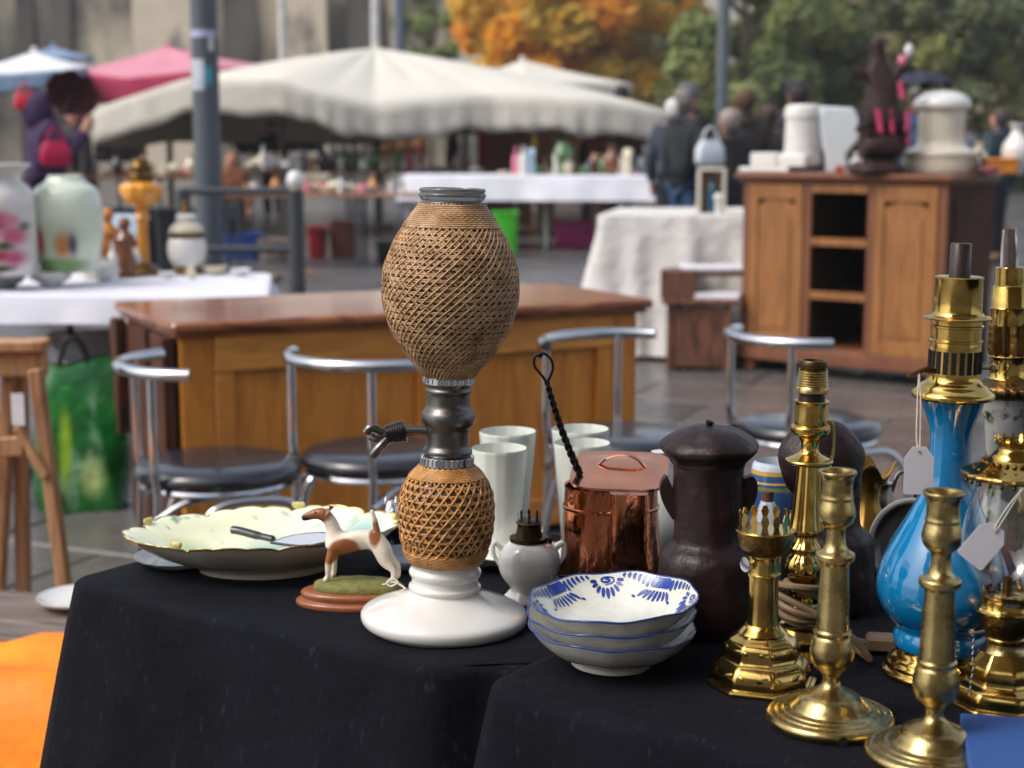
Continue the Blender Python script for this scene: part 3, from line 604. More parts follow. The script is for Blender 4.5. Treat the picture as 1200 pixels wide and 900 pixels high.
# black handled magnifier resting on the platter
zm = cpl.z + .034; a_, b_ = at(272, 621, cpl.y - .03), at(322, 632, cpl.y - .05)
t = thing('magnifying_glass', 'black handled rectangular magnifier lying on the shell platter', 'magnifier', (0, 0, 0))
BLK = mk('black_plastic', (30, 30, 36), .3, var=.2, coat=.3)
g = G(); g.tube(cr_([tuple(a_), tuple(a_.lerp(b_, .15) + Vector((0, 0, .001))), tuple(a_.lerp(b_, .6)), tuple(b_)], 6), [.003] + [.0062] * 12 + [.0052] * 5 + [.003], 12, flat=.8); g.build('handle', BLK, t)
lo = [at(318, 636, cpl.y - .07), at(345, 628, cpl.y - .04), at(378, 625, cpl.y - .035), at(392, 630, cpl.y - .05), at(385, 638, cpl.y - .085), at(350, 640, cpl.y - .09)]
lo2 = cr_([tuple(p) for p in (lo + [lo[0]])], 6)[:-1]
g = G(); g.tube(lo2, .0017, 8, closed=True); g.build('lens_frame', BLK, t)
g = G(); g.add([tuple(Vector(p)) for p in lo2] + [tuple(Vector(p) + Vector((0, 0, .0012))) for p in lo2], [tuple(range(len(lo2))), tuple(range(len(lo2), 2 * len(lo2)))[::-1]] + [(i, (i + 1) % len(lo2), (i + 1) % len(lo2) + len(lo2), i + len(lo2)) for i in range(len(lo2))])
g.build('lens', mk('lens_glass', (214, 216, 224), .12, var=.06, trans=.35, coat=.5), t)
# ---- fox terrier figurine
cdg = on(414, 707, TZ); kd = dep(cdg.y, .8) / F
t = thing('dog_figurine', 'fox terrier figurine, white with brown saddle and head, on a wooden plinth', 'figurine', cdg, rz=R(-4)); dogt = t
def ov(tt, i, z, r): return (z, r)
WOODR = mk('reddish_turned_wood', (142, 84, 54), .35, stretch=(1, 6, 6), var=.2, coat=.3, scale=30)
g = G(); g.M = Matrix.Diagonal((1, .56, 1, 1)); g.lathe(dense([(0, 64 * kd), (0, 67 * kd), (.0035, 68 * kd), (.006, 66 * kd), (.0075, 61 * kd), (.0095, 61 * kd), (.013, 62 * kd), (.016, 60 * kd), (.017, 56 * kd)], 3), 64); g.build('wooden_plinth', WOODR, t)
g = G(); g.M = T(6 * kd, 0, 0) @ Matrix.Diagonal((1, .5, 1, 1)); g.lathe(dense([(.0165, 52 * kd), (.019, 53 * kd), (.023, 52 * kd), (.026, 48 * kd), (.028, 38 * kd), (.0285, 20 * kd), (.0285, 0)], 3), 56, lambda tt, i, z, r: (z + .0004 * math.sin(tt * 9), r * (1 + .015 * math.sin(13 * tt)))); g.build('grass_mound', mk('olive_moss', (112, 112, 58), .7, var=.35, scale=70, bump=.8, bscale=200, dist=.002), t)
zg = .0265
def dp(px, py, y=0): return ((px - 412) * kd, y, (687 - py) * kd * 1.0 + zg)
W = .0001
DV = [dp(447, 636), dp(425, 636), dp(400, 641), dp(390, 636), dp(390, 624), dp(386, 614), dp(378, 606), dp(367, 607), dp(358, 611), dp(352, 613),   # 0-9 spine to nose
      dp(390, 650, -.008), dp(385, 664, -.009), dp(384.5, 680, -.009), dp(380, 686, -.009),           # 10-13 near fore leg
      dp(391, 650, .008), dp(388, 664, .009), dp(388, 680, .009), dp(384, 686, .009),                # 14-17 far fore leg
      dp(447, 648, -.009), dp(450, 660, -.010), dp(462, 671, -.010), dp(461, 683, -.010), dp(456, 687, -.010),  # 18-22 near hind
      dp(448, 648, .009), dp(452, 660, .010), dp(464, 669, .010), dp(465, 682, .010), dp(460, 686, .010),  # 23-27 far hind
      dp(441, 628), dp(439, 614), dp(435, 601)]                                                     # tail 28-30
DE = [(0, 1), (1, 2), (2, 3), (3, 4), (4, 5), (5, 6), (6, 7), (7, 8), (8, 9), (2, 10), (10, 11), (11, 12), (12, 13), (2, 14), (14, 15), (15, 16), (16, 17),
      (0, 18), (18, 19), (19, 20), (20, 21), (21, 22), (0, 23), (23, 24), (24, 25), (25, 26), (26, 27), (0, 28), (28, 29), (29, 30)]
rk = kd
DR = [12, 12, 15, 13, 9, 8.5, 9, 6.5, 5, 3.4, 7, 4.4, 3.3, 3.8, 7, 4.4, 3.3, 3.8, 9.5, 7.5, 3.6, 3, 3.8, 9.5, 7.5, 3.6, 3, 3.8, 5, 3.2, 2.6]
def P3(px, py): return dp(px, py)
DOGM = mk('painted_terrier', (226, 214, 196), .38, var=.1, scale=40, coat=.2, bump=.3, bscale=160, dist=.001, patches=[(dp(404, 647), (20 * kd, .05, 15 * kd), (142, 86, 42), .12), (dp(388, 655), (9 * kd, .05, 10 * kd), (150, 96, 50), .2),
        (dp(440, 628), (7 * kd, .04, 15 * kd), (140, 88, 50), .2), (dp(371, 605), (19 * kd, .05, 12 * kd), (138, 84, 48), .15), (dp(354, 613), (8 * kd, .03, 6 * kd), (52, 36, 30), .3)])
dg = skin('dog_body', DV, DE, [r * kd for r in DR], DOGM, t, 3, root=2)
for s_ in (-1, 1):
    g = G(); g.M = T(*dp(384, 601, s_ * .0065), rx=s_ * .5); g.add([(0, 0, .0035), (.006, s_ * .001, .0005), (-.001, s_ * .003, -.008), (.001, -s_ * .001, .002), (.003, s_ * .0032, -.003)], [(0, 1, 4), (0, 4, 2), (0, 3, 1), (3, 2, 1), (0, 2, 3), (1, 4, 2)]); g.build('ear', mk('brown_ear', (110, 66, 38), .35, coat=.3), t)
    g = G(); g.ball(dp(370, 603.5, s_ * .0062), .0011, 8); g.build('eye', mk('dark_hole', (14, 11, 9)), t)
t = thing('string_loop', 'thin white string lying across the plinth behind the dog figurine', 'string', (0, 0, 0))
s0 = cdg.y - .006
g = G(); g.tube(cr_([tuple(at(421, 691, s0)), tuple(at(446, 686, s0 - .01)), tuple(at(462, 682, s0 - .012)), tuple(at(478, 692, s0 - .02)), tuple(at(490, 703, s0 - .03))], 6), .0011, 6)
g.tube(cr_([tuple(at(453, 683, s0 - .012)), tuple(at(459, 678, s0 - .012)), tuple(at(466, 682, s0 - .014)), tuple(at(458, 687, s0 - .014)), tuple(at(452, 683, s0 - .012))], 6), .0011, 6); g.build('string', STRING, t)
# ---- silver cat
SILV = mk('silver_plate', (214, 214, 220), .16, 1, var=.25, scale=60, bump=.7, bscale=90, dist=.004)
c = on(460, 644, TZ); kc = dep(c.y, .8) / F; t = thing('silver_cat', 'small silver cat ornament sitting behind the siphon', 'figurine', c, rz=0)
def q(px, py, y=0): return ((px - 460) * kc, y, (644 - py) * kc)
skin('cat_body', [q(462, 636), q(463, 620), q(462, 604), q(460, 592), q(457, 584), q(453, 640, -.006), q(455, 615, -.012), q(470, 638, .004)], [(0, 1), (1, 2), (2, 3), (3, 4), (6, 5), (2, 6), (0, 7)], [k_ * kc for k_ in (13, 13, 10, 8.5, 6, 4, 5, 7)], SILV, t, 2)
for dx in (-6, 6): g = G(); g.M = T(*q(459 + dx, 585)); g.lathe(rp([(-.004, .0035), (.0, .003), (.0055, .0006)]), 8); g.build('ear', SILV, t)
# blue-grey dish between cat and siphon
c = on(482, 664, TZ); t = thing('grey_dish', 'shallow blue grey dish behind the dog figurine tail', 'dish', c)
g = G(); g.lathe(dense([(0, .022), (.002, .03), (.010, .042), (.016, .046), (.017, .0455), (.011, .038), (.005, .025), (.004, 0)], 3), 40); g.build('dish_body', mk('blue_grey_glaze', (150, 158, 172), .2, coat=.4), t)
# ---- white beakers
BEAK = mk('celadon_porcelain', (208, 212, 204), .2, var=.04, coat=.4, scale=10)
def beaker(px, top, hw, bot, Y, label):
    x = at(px, top, Y); kk = dep(Y, .9) / F; h = max(.1, x.z - TZ); t = thing('beaker', label, 'beaker', (x.x, Y, TZ), group='pale fluted beakers', rz=px)
    r1, r0 = hw * kk, hw * kk * .66
    def wf(tt, i, z, r): return (z, r * (1 + .008 * math.cos(16 * tt)))
    g = G(); g.lathe(dense([(0, r0 * .8), (0, r0), (.004, r0 * 1.02), (h * .5, r0 + (r1 - r0) * .48), (h - .003, r1 * .985), (h, r1), (h + .0012, r1 * .985), (h - .001, r1 * .95), (h * .5, (r0 + (r1 - r0) * .48) * .92), (.008, r0 * .85), (.006, 0)], 3), 64, wf, cap=False); g.build('beaker_body', BEAK, t, ang=60)
beaker(595, 509, 33.5, 0, 2.08, 'pale beaker standing behind another beside the siphon, farther of the left pair')
beaker(585, 529, 33, 0, 1.95, 'pale beaker right beside the wicker bulb, nearer of the left pair')
beaker(680, 506, 34, 0, 2.1, 'pale beaker behind the copper pot, farther of the right pair')
beaker(682, 523, 33.5, 0, 1.97, 'pale beaker touching the copper pot lid, nearer of the right pair')
c = on(773, 664, TZ); t = thing('pale_vase', 'pale grey green round vase behind the copper pot and wooden head', 'vase', c)
g = G(); kk = dep(c.y, .8) / F; g.lathe(dense([(0, 18 * kk), (.002, 20 * kk), (18 * kk, 30 * kk), (50 * kk, 32 * kk), (80 * kk, 22 * kk), (105 * kk, 10 * kk), (135 * kk, 9 * kk), (138 * kk, 12 * kk)], 4), 40); g.build('vase_body', BEAK, t)
# ---- small white porcelain oil lamp
lw, lwc = lathe_thing('small_oil_lamp', 'small white porcelain oil lamp with dark burner beside copper pot', 'lamp', 620, 703, TZ,
    [('lamp_body', PORC, [(704, 20), (704, 29), (700, 30), (695, 25), (690, 22), (685, 24), (676, 31), (664, 35.5), (650, 35), (640, 29), (634, 22), (632, 18)], {'wob': lambda t, i, z, r: (z, r * (1 + (.07 * math.cos(6 * t) if z < .012 else .015 * math.cos(6 * t))))}),
     ('burner_plate', mk('blackened_brass', (70, 58, 44), .4, 1, var=.4, scale=50), [(634, 18), (633, 23), (629, 23), (628, 16), (618, 14), (614, 14), (612, 16), (609, 12)], {'k': 1})])
prongs(lw, lwc, 611, 600, 13, 8, MATS['blackened_brass'], pw=2)
kx = dep(lwc.y, .85) / F
g = G(); g.M = T(18 * kx, -.013, hz(628, lwc.y) - TZ, ry=R(90)); g.lathe(rp([(0, .001), (.004, .001), (.0045, .0055), (.008, .0058), (.009, .003)]), 14, lambda t, i, z, r: (z, r * (1 + .05 * math.cos(12 * t)))); g.build('wick_knob', MATS['blackened_brass'], lw)
for s_, a0 in ((-1, 0), (1, 0)):
    g = G(); zz = hz(648, lwc.y) - TZ; g.tube(cr_([(s_ * 28 * kx, 0, zz), (s_ * 40 * kx, 0, zz + .012), (s_ * 42 * kx, 0, zz - .001), (s_ * 34 * kx, 0, zz - .014)], 5), .0026, 8); g.build('handle', PORC, lw)
# ruffled white plates behind it
for (px, py, rr_, lb, ry_) in ((585, 660, .058, 'ruffled white porcelain plate behind the siphon foot', -12), (648, 668, .04, 'small white ruffled dish partly hidden behind the white oil lamp', 8)):
    c = on(px, py, TZ); t = thing('ruffled_plate', lb, 'plate', (c.x, c.y, TZ + rr_ * abs(math.sin(R(ry_)))*.6), rot=(R(6), R(ry_), 0))
    g = G(); g.lathe(dense([(0, rr_ * .3), (0, rr_ * .5), (.004, rr_ * .65), (.016, rr_ * .92), (.02, rr_), (.021, rr_ * .98), (.01, rr_ * .7), (.004, rr_ * .4), (.004, 0)], 3), 90, lambda tt, i, z, r: (z + .003 * math.cos(10 * tt) * (r / rr_) ** 2, r * (1 + .04 * math.cos(10 * tt) * (r / rr_) ** 2))); g.build('plate_body', PORC, t, ang=60)
# ---- copper pot with slanted square lid and iron ladle handle
COP = mk('hammered_copper', (222, 140, 98), .13, 1, var=.25, scale=12, bump=.9, bscale=22, dist=.008, col2=(160, 86, 56), stretch=(1, 1, .4), speck=((96, 46, 30), 20, .66, .8, (1, 1, .5)))
COPL = mk('smooth_copper', (238, 168, 134), .16, 1, var=.15, scale=9, bump=.1, bscale=30, dist=.002)
cc = on(715, 692, TZ); kc = dep(cc.y, .85) / F
t = thing('copper_pot', 'hammered copper pot with square flap lid and wide flattened spout pocket', 'pot', cc, rz=R(-6)); cop = t
def rsq(rx, ry, z, n=48, e=2.35):
    return [(rx * math.copysign(abs(math.cos(a)) ** (2 / e), math.cos(a)), ry * math.copysign(abs(math.sin(a)) ** (2 / e), math.sin(a)), z) for a in [2 * math.pi * i / n for i in range(n)]]
def loft(g, rings, cap0=True, cap1=True):
    n = len(rings[0]); vs = [p for r_ in rings for p in r_]; fs = []
    for a in range(len(rings) - 1):
        for i in range(n): fs.append((a * n + i, a * n + (i + 1) % n, (a + 1) * n + (i + 1) % n, (a + 1) * n + i))
    if cap0: fs.append(tuple(range(n))[::-1])
    if cap1: fs.append(tuple(range((len(rings) - 1) * n, len(rings) * n)))
    g.add(vs, fs)
H = 128 * kc
g = G(); rg = []
for u, ex in ((0, 60), (.02, 61), (.35, 58.5), (.7, 56), (.785, 55), (.79, 56.6), (.81, 56.8), (.82, 55), (.97, 54.4), (1, 54.8), (.985, 53), (.7, 53), (.3, 55), (.05, 56)):
    rg.append(rsq(ex * kc, ex * .8 * kc, u * H))
loft(g, rg); g.build('pot_body', COP, t, ang=40)
g = G(); rg = []
for u, ex, ey in ((.36, 17, 8), (.362, 20, 13), (.4, 21, 14), (.97, 21, 13), (1.0, 21.5, 13)): rg.append([(p[0] + 22 * kc, p[1] - 43 * kc, p[2]) for p in rsq(ex * kc, ey * kc, u * H, 32, 4)])
loft(g, rg); g.build('handle_pocket', COP, t, ang=40)
# lid hinged at the front and tipped up at the back
g = G(); g.M = T(8 * kc, -43 * kc, H + .003, rx=R(17), rz=R(-3)) @ T(0, 42 * kc, 0)
loft(g, [rsq(56 * kc, 46 * kc, 0, 48, 4.5), rsq(56.6 * kc, 46.6 * kc, .0016, 48, 4.5), rsq(56 * kc, 46 * kc, .0034, 48, 4.5), rsq(49 * kc, 37 * kc, .0032, 48, 4), rsq(40 * kc, 28 * kc, .0062, 48, 3), rsq(20 * kc, 14 * kc, .0088, 48, 2), rsq(.1 * kc, .1 * kc, .0094, 48, 2)]); ld_ = g.build('lid', COPL, t, ang=30)
g = G(); g.M = T(8 * kc, -43 * kc, H + .003, rx=R(17), rz=R(-3)) @ T(0, 42 * kc, 0)
g.tube(cr_([(-26 * kc, 3 * kc, .007), (-14 * kc, 4 * kc, .017), (4 * kc, 5 * kc, .021), (20 * kc, 3 * kc, .017), (30 * kc, 0, .007)], 6), .0036, 8, flat=.5); g.build('lid_handle', COPL, ld_)
ld_.parent = t
t = thing('iron_ladle', 'black twisted iron handle with a loop end sticking out of the copper pot', 'ladle', (0, 0, 0))
pA, pB = at(684, 566, cc.y - .012), at(641, 448, cc.y - .02); n_ = 60; g = G()
for s_ in (0, math.pi):
    pts = [];
    for i in range(n_ + 1):
        f = i / n_; p = pA.lerp(pB, f) + Vector((.0022 * math.cos(f * 44 + s_) * (1 - .3 * f), .0022 * math.sin(f * 44 + s_) * (1 - .3 * f), 0)) + Vector((-.003 * math.sin(math.pi * f), 0, 0)); pts.append(p)
    g.tube(pts, [.0034 - .0012 * i / n_ for i in range(n_ + 1)], 6)
g.tube([pA + Vector((0, 0, 0)), pA + (pA - pB) * .45], .003, 8); g.build('twisted_rod', IRON, t)
g = G(); g.tube(cr_([tuple(at(x, y, cc.y - .02)) for x, y in ((641, 449), (635, 440), (627, 430), (626, 421), (631, 415), (639, 415), (646, 422), (648, 432), (644, 443), (641, 450))], 5), .0016, 7)
g.ball(tuple(at(633, 416, cc.y - .021)), .0035, 8); g.build('loop', IRON, t)
# ---- carved wooden heads (lidded jars) with berets
DW = mk('dark_carved_wood', (36, 22, 23), .42, var=.3, scale=14, bump=.8, bscale=26, dist=.007, speck=((66, 50, 50), 22, .62, .76, (1, 1, 2.5)))
DW.node_tree.nodes['Principled BSDF'].inputs['Specular IOR Level'].default_value = .35
def head_jar(label, px, row, scale, rz=0, hat=(0, 0), hat_r=1, hat_h=1.0, hat_up=0, hat_dx=0):
    c = on(px, row, TZ2); kk = dep(c.y, .88) / F * scale
    t = thing('wooden_head_jar', label, 'jar', c, rz, 'carved dark wooden head jars')
    z = lambda r_: (742 - r_) * kk * 1.02
    g = G(); g.lathe(dense([(z(741), 40 * kk), (z(741), 55 * kk), (z(733), 60 * kk), (z(700), 62 * kk), (z(668), 61 * kk), (z(650), 58.5 * kk), (z(641), 53 * kk), (z(634), 45 * kk), (z(627), 41.5 * kk), (z(610), 40.5 * kk), (z(590), 41.5 * kk), (z(570), 42.5 * kk), (z(550), 42.5 * kk), (z(535), 42 * kk), (z(534), 30 * kk)], 4), 56,
        lambda tt, i, zz, r: (zz, r * (1 + .02 * math.sin(5 * tt + zz * 30) + .012 * math.sin(11 * tt + zz * 50)))); g.build('head_and_shoulders', DW, t, ang=70)
    g = G(); g.M = T(hat_dx, 0, z(538) + hat_up, rx=hat[0], ry=hat[1])
    zz0 = 0
    g.lathe(dense([(0, 30 * kk), (0, 44 * kk), (6 * kk, 47 * kk), (14 * kk, 55 * kk), (20 * kk, 60 * kk), (25 * kk, 59 * kk), (33 * kk, 51 * kk), (42 * kk, 36 * kk), (47 * kk, 18 * kk), (48 * kk, 0)], 4), 60,
        lambda tt, i, zz, r: (zz * hat_h + .9 * kk * math.sin(4 * tt + 1) * (r / (60 * kk)) * 1.5, r * hat_r * (1 + .018 * math.sin(7 * tt) + .012 * math.sin(3 * tt)))); hh = g.build('beret_lid', DW, t, ang=70)
    g = G(); g.M = T(hat_dx, 0, z(538) + hat_up, rx=hat[0], ry=hat[1]); g.tube(cr_([(0, 0, 46 * kk * hat_h), (0, 0, 50 * kk * hat_h), (1.5 * kk, 0, 54 * kk * hat_h)], 4), [4 * kk, 3.5 * kk, 3.5 * kk, 3.5 * kk, 4.5 * kk, 5.5 * kk, 5.8 * kk, 5 * kk, 3 * kk], 9); g.build('beret_stalk', DW, t)
    for s_ in ((-1, 1) if not hat_dx else ()):
        g = G(); M0 = T(s_ * 46 * kk, 0, z(578)); g.M = M0
        pts = cr_([(-3 * kk, 0, 24 * kk), (s_ * 7 * kk, 0, 27 * kk), (s_ * 13 * kk, 0, 16 * kk), (s_ * 11 * kk, 0, -2 * kk), (s_ * 2 * kk, 0, -20 * kk), (-s_ * 5 * kk, 0, -26 * kk), (-s_ * 6 * kk, 0, 0), (-3 * kk, 0, 24 * kk)], 5)
        g.poly([(p[0], p[2]) for p in pts], 15 * kk); e = g.build('ear', DW, t); b_ = e.modifiers.new('round', 'BEVEL'); b_.width = 4 * kk; b_.segments = 3
    return t
head_jar('carved dark wooden head with beret and big ears beside the copper pot', 827, 738, .96)
hj = head_jar('dark wooden head jar half hidden behind the tall brass lamp, round lid tipped up', 966, 712, .9, rz=R(0), hat=(R(74), R(0)), hat_r=.92, hat_h=1.15, hat_up=-.012, hat_dx=-.012)
# ---- blue and yellow banded jar
c = on(905, 676, TZ2); kc = dep(c.y, .85) / F; t = thing('banded_jar', 'small blue ceramic jar with yellow bands between wooden head and tall lamp', 'jar', c)
BJ = mk('blue_banded_glaze', (54, 84, 132), .18, coat=.5, var=.1, bands=[(126 * kc, 131 * kc, (196, 158, 70)), (116 * kc, 118.5 * kc, (206, 170, 80)), (131 * kc, 140 * kc, (196, 206, 220)), (108 * kc, 113 * kc, (110, 130, 70))])
g = G(); g.lathe(dense([(0, 20 * kc), (0, 24 * kc), (40 * kc, 30 * kc), (100 * kc, 31 * kc), (120 * kc, 29 * kc), (136 * kc, 26 * kc), (137 * kc, 24 * kc), (130 * kc, 23 * kc), (20 * kc, 20 * kc), (20 * kc, 0)], 3), 40, cap=False); g.build('jar_body', BJ, t)
# ---- little white porcelain bottle with a brown cork in front of it
c = on(897, 694, TZ2); kc = dep(c.y, .85) / F; t = thing('small_bottle', 'small square shouldered white bottle with brown cork behind the octagonal lamp', 'bottle', (c.x, c.y, TZ2))
g = G(); g.lathe(rp([(0, 18 * kc), (58 * kc, 19 * kc), (72 * kc, 17 * kc), (88 * kc, 15 * kc), (108 * kc, 9 * kc), (110 * kc, 8 * kc)]), 8, ph=.5); g.build('bottle_body', mk('bluish_white_glass', (196, 206, 216), .15, var=.04, coat=.5), t, ang=20)
g = G(); g.lathe(rp([(110.2 * kc, 6.5 * kc), (122 * kc, 7 * kc), (122 * kc, 5 * kc)]), 16); g.build('cork', mk('brown_cork', (98, 66, 52), .7), t)
# ---- ruffled gold vase
GOLD = mk('ruffled_gold_glaze', (156, 120, 50), .3, .75, var=.35, scale=10, bump=.3, bscale=40, dist=.003, col2=(96, 70, 30))
c = on(1013, 674, TZ2); kc = dep(c.y, .85) / F; t = thing('gold_vase', 'gilded pottery jug vase with torn flower shaped rim', 'vase', c)
g = G(); g.lathe(dense([(0, 18 * kc), (0, 22 * kc), (8 * kc, 26 * kc), (30 * kc, 33 * kc), (52 * kc, 32 * kc), (70 * kc, 22 * kc), (88 * kc, 14 * kc), (104 * kc, 14 * kc), (116 * kc, 20 * kc), (127 * kc, 28 * kc), (128 * kc, 26 * kc), (112 * kc, 14 * kc), (100 * kc, 9 * kc)], 4), 64,
    lambda tt, i, z, r: (z + (9 * kc * math.cos(4 * tt + .5) if z > 118 * kc else 0) * (z - 112 * kc) / (16 * kc), r * (1 + (.16 * math.cos(4 * tt + .5) if z > 110 * kc else .02 * math.cos(10 * tt)))), cap=False); g.build('vase_body', GOLD, t, ang=70)
# ---- silver jug
c = on(1038, 658, TZ2); kc = dep(c.y, .85) / F; t = thing('silver_jug', 'small tarnished silver jug with curved handle beside the gold vase', 'jug', c)
SV2 = mk('tarnished_silver', (168, 160, 156), .2, 1, var=.3, scale=20)
g = G(); g.M = T(-8 * kc); g.lathe(dense([(0, 14 * kc), (2 * kc, 16 * kc), (8 * kc, 8 * kc), (18 * kc, 10 * kc), (40 * kc, 17 * kc), (64 * kc, 16 * kc), (88 * kc, 12 * kc), (95 * kc, 13 * kc), (96 * kc, 11 * kc)], 3), 32, lambda tt, i, z, r: (z, r * (1 + .04 * math.cos(10 * tt)))); g.build('jug_body', SV2, t)
g = G(); g.tube(cr_([(4 * kc, 0, 84 * kc), (12 * kc, 0, 106 * kc), (28 * kc, 0, 104 * kc), (32 * kc, 0, 80 * kc), (26 * kc, 0, 50 * kc), (8 * kc, 0, 34 * kc)], 6), .0026, 8); g.build('handle', SV2, t)
g = G(); g.M = T(-10 * kc, 0, 96 * kc); g.ball((0, 0, 3 * kc), 9 * kc, 12, (1.2, 1, .4)); g.build('lid', SV2, t)
# ---- grey rimmed plate leaning behind the blue lamp
c = on(1066, 694, TZ2); kc = dep(c.y, .85) / F; t = thing('dark_plate', 'dark plate with pale grey green rim leaning upright behind the blue lamp', 'plate', (c.x, c.y, TZ2 + 56 * kc), rot=(R(78), 0, R(12)))
g = G(); g.lathe(dense([(-.006, 0), (-.006, 34 * kc), (-.001, 50 * kc), (0, 51 * kc), (.003, 50 * kc)], 3), 60, cap=False); g.build('plate_face', mk('dark_olive_glaze', (52, 44, 36), .15, coat=.5), t)
g = G(); g.tube([(53 * kc * math.cos(a), 53 * kc * math.sin(a), .002) for a in [2 * math.pi * i / 60 for i in range(60)]], 3.6 * kc, 8, closed=True); g.build('plate_rim', mk('pale_sage_glaze', (148, 152, 140), .3, coat=.3), t)
c = on(1052, 720, TZ)
# ================================================================ chairs round the near tables
ch = thing('chrome_chair', 'chrome tube chair with black vinyl seat on the far left, by the green bag', 'chair', (0, 0, 0), group='chrome tube chairs with black round seats')
SEAT = .45; BT = .725
def arc(r, a0, a1, z, n=16, dz=lambda f: 0): return [(r * math.cos(R(a0 + (a1 - a0) * i / n)), r * math.sin(R(a0 + (a1 - a0) * i / n)), z + dz(i / n)) for i in range(n + 1)]
g = G(); g.lathe(dense([(SEAT - .018, .10), (SEAT - .018, .19), (SEAT - .013, .207), (SEAT - .004, .213), (SEAT + .012, .208), (SEAT + .024, .19), (SEAT + .031, .14), (SEAT + .033, .05), (SEAT + .033, 0)], 3), 64); g.build('seat', VINYL, ch, ang=60)
g = G(); g.tube(arc(.195, 0, 342, SEAT - .028, 40), .009, 8, closed=True); g.build('seat_ring', CHROME, ch)
g = G(); g.tube(arc(.24, -155, -25, BT, 24), .0155, 14); bk = g.build('backrest', CHROME, ch, ang=60)
for a, s_ in ((-128, -1), (-52, 1)):
    x, y = .232 * math.cos(R(a)), .232 * math.sin(R(a))
    g = G(); g.tube(cr_([(x, y, BT - .008), (x * 1.0, y * 1.0, .5), (x * .96, y * .96, .42), (x * 1.0, y * 1.02, .2), (x * 1.12, y * 1.12, 0)], 6), .0115, 12); g.build('leg', CHROME, ch, ang=60)
for s_ in (-1, 1): g = G(); g.tube(cr_([(s_ * .215, -.16, 0), (s_ * .205, -.11, .24), (s_ * .198, -.07, .36), (s_ * .196, -.02, .397), (s_ * .196, .06, .402), (s_ * .198, .14, .39), (s_ * .205, .19, .33), (s_ * .212, .21, .22), (s_ * .222, .24, 0)], 7), .0115, 12); g.build('side_hoop', CHROME, ch, ang=60)
for s_ in (-1, 1):
    g = G(); g.tube(cr_([(s_ * .145, -.18, .36), (s_ * .16, -.1, .405), (s_ * .165, .05, .41)], 5), .0095, 10); g.build('seat_support', CHROME, ch)
def chair_at(px, row, back, label, first=False):
    c = on(px, row, SEAT); rz = math.atan2(back[1], back[0]) + math.pi / 2
    if first: ch.location = (c.x, c.y, 0); ch.rotation_euler = (0, 0, rz)
    else: copy_tree(ch, label, (c.x, c.y, 0), rz)
chair_at(256, 549, (-.93, -.36), '', True)
chair_at(446, 535, (-.62, -.79), 'chrome tube chair with black seat just left of the siphon, in front of the desk')
chair_at(735, 516, (-.66, .75), 'chrome tube chair with shiny seat behind the copper pot, its back by the desk corner')
chair_at(948, 500, (-.88, -.47), 'chrome tube chair with shiny seat between the brass lamp and the sideboard')
# ================================================================ middle distance: desk, sideboard, tables
HONEY = mk('honey_wood', (204, 134, 54), .38, stretch=(1, 1, .12), scale=14, var=.16, grain=((180, 112, 42), 6, (6, 6, .7)), coat=.05, col2=(188, 118, 42))
HONEYH = mk('honey_wood_rail', (214, 150, 70), .38, stretch=(.12, 1, 1), scale=14, var=.14, grain=((184, 120, 52), 6, (.7, 6, 6)), coat=.1, col2=(190, 120, 50))
CHERRY = mk('cherry_top', (160, 100, 62), .26, stretch=(.12, 1, 1), scale=12, var=.2, grain=((104, 50, 28), 5, (.8, 7, 7)), coat=.6)
WALNUT = mk('dark_walnut', (84, 50, 34), .65, stretch=(1, 1, .2), scale=12, var=.25, grain=((52, 32, 24), 6, (6, 6, .8)))
WALNUT.node_tree.nodes['Principled BSDF'].inputs['Specular IOR Level'].default_value = .25
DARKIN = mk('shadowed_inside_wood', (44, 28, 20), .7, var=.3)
d0 = Vector(xy(203, 378, .765)); d1 = Vector(xy(752, 350, .765)); dv = d1 - d0; DWd = dv.length; drz = math.atan2(dv.y, dv.x)
desk = thing('wooden_desk', 'long honey coloured wooden desk with reddish polished top behind the chairs', 'desk', (d0.x, d0.y, 0), drz)
W_, D_, H_ = DWd, .66, .765
g = G(); g.box(-.012, W_ + .03, -.03, D_ + .03, H_ - .03, H_, .008); g.box(.0, W_ + .015, -.012, D_ + .012, H_ - .045, H_ - .0305, .005); g.build('desktop', CHERRY, desk)
g = G(); g.box(.02, .12, .012, .05, .0, H_ - .046); g.build('corner_post', WALNUT if False else HONEY, desk)
g = G(); g.box(W_ - .1, W_ - .01, .012, .05, .0, H_ - .046); g.build('corner_post', HONEY, desk)
g = G(); g.box(.121, W_ - .101, .006, .045, H_ - .155, H_ - .046); g.build('top_rail', HONEYH, desk)
g = G(); g.box(.121, W_ - .101, .006, .045, .03, .12); g.build('bottom_rail', HONEYH, desk)
xs = [.121, .121 + (W_ - .282) / 2, W_ - .101 - .06]
for x in xs: g = G(); g.box(x, x + .06, .0085, .045, .1205, H_ - .1555); g.build('stile', HONEYH if x == xs[0] else HONEY, desk)
for a, b in zip(xs, xs[1:]):
    g = G(); g.box(a + .061, b - .001, .030, .044, .121, H_ - .156, .002); g.build('panel', HONEY, desk)
for y in (.02, .34):
    g = G(); g.box(.006, .0195, y + .03, y + .27, .06, H_ - .06, .004); g.build('side_panel', WALNUT, desk)
g = G(); g.box(.018, .03, .052, D_ - .02, .03, H_ - .047); g.build('side_board', WALNUT, desk)
g = G(); g.box(W_ - .03, W_ - .012, .052, D_ - .02, .03, H_ - .047); g.build('side_board', WALNUT, desk)
g = G(); g.box(.031, W_ - .031, D_ - .04, D_ - .02, .03, H_ - .047); g.build('back_board', WALNUT, desk)
